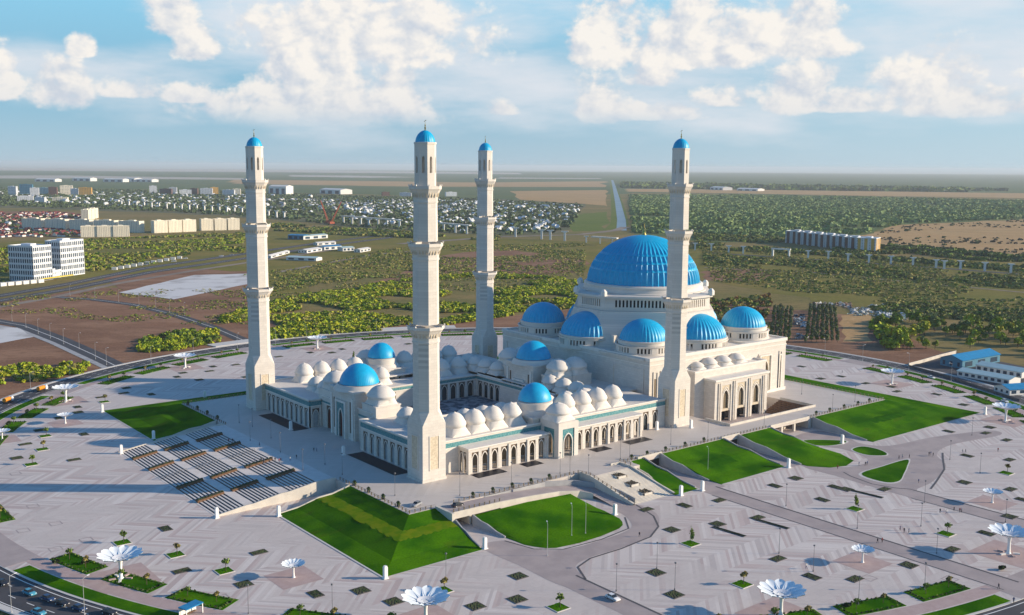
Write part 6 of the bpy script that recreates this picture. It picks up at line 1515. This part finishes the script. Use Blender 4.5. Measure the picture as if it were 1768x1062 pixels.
deck((1022, 421), (1066, 424), 'short finished white viaduct deck left of the great dome'); deck((593, 386), (690, 394), 'thin viaduct deck right of the orange cranes', 15); deck((760, 399.5), (812, 404.5), 'short viaduct deck between the two middle minarets', 15)
# crawler cranes
for (A, T, l) in (((566, 386), (554, 357), 'orange crawler crane whose pale boom leans left'), ((572, 388), (590, 358), 'orange crawler crane whose boom leans right')):
    x, y = G(*A, -5.5); d = _r*(T[0]-A[0])/1.6*1.9; t = thing('crawler_crane', l, 'crane', (x, y, -5.5)); zero = lambda o: setattr(o, 'location', (0, 0, 0))
    m = MB(); m.box(-6, 6, -5, -3, 0, 2); m.box(-6, 6, 3, 5, 0, 2); zero(m.build('track', 'dark', t)); m = MB(); m.box(-5, 6, -3.4, 3.4, 2, 6); zero(m.build('cab', 'crane', t))
    ex, ey, ez = d[0], d[1], 48
    m = MB()
    for sx, sy in ((-1, -1), (1, -1), (1, 1), (-1, 1)): m.tube((sx*1.6, sy*1.6, 5), (ex+sx*.5, ey+sy*.5, ez), .4, n=4)
    for k in range(12):
        q, w = k/12, (k+1)/12; s = 1.6*(1-q)+.5*q
        m.tube((ex*q-s, ey*q-s, 5+(ez-5)*q), (ex*w+s, ey*w-s, 5+(ez-5)*w), .25, n=3); m.tube((ex*q+s, ey*q+s, 5+(ez-5)*q), (ex*w-s, ey*w+s, 5+(ez-5)*w), .25, n=3)
    zero(m.build('boom', 'crane', t)); m = MB(); m.tube((-4, 0, 6), (ex, ey, ez), .18, n=4); zero(m.build('cable', 'dark', t))
# white roadside kiosks along the highway and a heap of scrap beyond the poplars
m = MB(); m.box(-4, 4, -3, 3, 0, 4); m.box(-4.3, 4.3, -3.3, 3.3, 4, 4.4); ko = m.build('roadside_kiosk', 'wall_white'); kf = True
for i in range(11):
    a, b = 198+11.2*i, 466-1.95*i; o = ko if kf else ko.copy()
    if not kf: COL.objects.link(o)
    kf = False; x, y = G(a, b, -5.4); o.location = (x, y, -5.4); o.rotation_euler = (0, 0, R(-32)); o.scale = (.7,)*3; ALL.append((o, 'roadside_kiosk'))
for i in range(6):
    a, b = 4+13*i, 494-1.2*i; o = ko.copy(); COL.objects.link(o); x, y = G(a, b, -5.4); o.location = (x, y, -5.4); o.rotation_euler = (0, 0, R(23)); o.scale = (.8,)*3; ALL.append((o, 'roadside_kiosk'))
def heap(px, n, cols, name, s=(.5, 1.8)):
    C_ = scatter(px, n, z=-5.5, thin=.35, s=9, seed=5); r_ = s[0]+(s[1]-s[0])*RNG.random(n)**2; V, cc = leaf_quads(C_, r_, r_*.9, tones(n, cols), 5, .6); return tag(quad_mesh(name, V, cc), kind='stuff')
heap([(1462, 534), (1520, 526), (1572, 548), (1560, 556), (1500, 545), (1466, 546)], 420, [(.62, .64, .66), (.5, .52, .53), (.2, .3, .3)], 'scrap')
heap([(1372, 546), (1390, 544), (1394, 585), (1376, 588)], 130, [(.62, .64, .66), (.3, .35, .4), (.1, .12, .15)], 'scrap')
heap([(1400, 524), (1470, 524), (1470, 536), (1400, 534)], 160, [(.5, .4, .33), (.6, .6, .6), (.25, .16, .12)], 'rubble')

# ------------------------------------------------------------------ labels that find the place of each repeat
MARK = [('front corner lawn', 660, 930), ('lawn inside the curved ramp', 950, 905), ('west stair', 300, 830), ('left lawn', 265, 728), ('left minaret', 455, 690), ('front minaret', 740, 815), ('right minaret', 1160, 735), ('cream garden stair', 1090, 835), ('triangular lawn', 1530, 815), ('east lawn', 1550, 728), ('driving white car', 1058, 1032),
        ('bottom left flower canopy', 209, 980), ('bottom centre flower canopy', 735, 1045), ('bottom right flower canopy', 1348, 1025), ('right edge flower canopy', 1741, 930), ('small canopy by the front lawn', 507, 985), ('small canopy on the right paving', 1489, 960), ('blue roofed warehouse', 1665, 630), ('west gate', 600, 720), ('great blue dome', 1112, 480), ('twin white towers', 80, 450), ('tan field', 1650, 410), ('orange cranes', 572, 375), ('back left flower canopy', 320, 625), ('far back flower canopy', 548, 595), ('poplar rows', 1390, 565), ('orange tankers', 45, 680), ('sunken court', 1340, 705), ('parked row of cars', 110, 1040), ('left suburb of red roofs', 70, 390), ('left minaret top', 440, 320), ('front minaret top', 735, 320), ('right minaret top', 1177, 300)]
BASE = {'broadleaf_tree': ('leafy green tree', 'broadleaf trees beyond the ring road', 'tree'), 'poplar_tree': ('slim grey green poplar', 'grey green poplars planted in rows', 'tree'), 'dark_bed': ('dark square planting bed', 'dark planting beds in the paving', 'planting bed'), 'long_bed': ('long narrow dark planting bed', 'long planting beds in the paving', 'planting bed'), 'green_bed': ('square grass bed', 'grass beds with a young tree', 'planting bed'),
        'young_tree': ('thin young tree', 'young trees of the plaza', 'tree'), 'cypress': ('narrow dark conical tree', 'dark conical trees', 'tree'), 'hedge': ('dark clipped hedge round a ring lawn', 'hedges round the ring lawns', 'hedge'), 'bush': ('round dark clipped bush', 'round clipped bushes', 'bush'), 'terrace_lamp': ('thin dark lamp on the terrace', 'dark lamps on the terrace', 'lamp'), 'plaza_lamp': ('thin lamp post on the plaza', 'lamp posts on the plaza', 'lamp'), 'road_lamp': ('pale road lamp with one arm', 'pale road lamps', 'lamp'),
        'stele': ('white square pillar', 'white pillars at the lawn corners', 'pillar'), 'edge_planter': ('dark shrub pot by the railing', 'shrub pots along the railings', 'planter'), 'person_dark': ('person in dark clothes', 'people walking', 'person'), 'person_blue': ('person in a blue top', 'people walking', 'person'), 'person_light': ('person in a light top', 'people walking', 'person'), 'person_red': ('person in a dark red top', 'people walking', 'person'),
        'highway_car': ('pale car on the highway', 'cars on the highway', 'car'), 'pier': ('white concrete viaduct pier', 'piers of the unfinished viaduct', 'pier'), **{'block_'+c.replace(' ', '_'): (c+' block of the distant town', 'blocks of the distant town', 'building') for c in ('white', 'blue', 'pale green', 'brown', 'cream', 'orange', 'grey')}, 'roadside_kiosk': ('small white roadside kiosk', 'white kiosks along the highway', 'kiosk')}
ORD = ['nearest', 'second', 'third', 'fourth', 'fifth', 'sixth', 'seventh', 'eighth', 'ninth', 'tenth', 'eleventh', 'twelfth', 'thirteenth', 'fourteenth', 'fifteenth', 'sixteenth', 'seventeenth', 'eighteenth', 'nineteenth', 'twentieth']
cells = {}
for o, kd in ALL:
    a, b = PX(*o.location); j = min(range(len(MARK)), key=lambda i: (MARK[i][1]-a)**2+(1.6*(MARK[i][2]-b))**2)
    dx, dy = a-MARK[j][1], (b-MARK[j][2])*1.8
    d = ('right of' if dx > 0 else 'left of') if abs(dx) > abs(dy) else ('below' if dy > 0 else 'above')
    cells.setdefault((kd, j, d), []).append((dx*dx+dy*dy, o))
for (kd, j, d), L_ in cells.items():
    base, grp, cat = BASE[kd]; L_.sort(key=lambda q: q[0])
    for i, (_, o) in enumerate(L_):
        if len(L_) > 20 or kd in ('poplar_tree',): l = f'{base} among many {d} the {MARK[j][0]}'
        elif len(L_) == 1: l = f'{base} {d} the {MARK[j][0]}'
        else: l = f'{base}, {ORD[i]} {d} the {MARK[j][0]}'
        tag(o, l, cat, grp)

# ------------------------------------------------------------------ haze over the plain
mb = MB(); mb.box(-26000, 26000, -26000, 26000, -7, 141)
hz = tag(mb.build('haze', 'dark'), kind='stuff')
m = bpy.data.materials.new('haze'); m.use_nodes = True; nt = m.node_tree; nt.nodes.clear()
out = nt.nodes.new('ShaderNodeOutputMaterial'); pv = nt.nodes.new('ShaderNodeVolumePrincipled')
pv.inputs['Color'].default_value = (.86, .94, 1, 1); pv.inputs['Density'].default_value = 4.4e-5; pv.inputs['Anisotropy'].default_value = .1
nt.links.new(pv.outputs[0], out.inputs['Volume']); hz.data.materials.clear(); hz.data.materials.append(m)
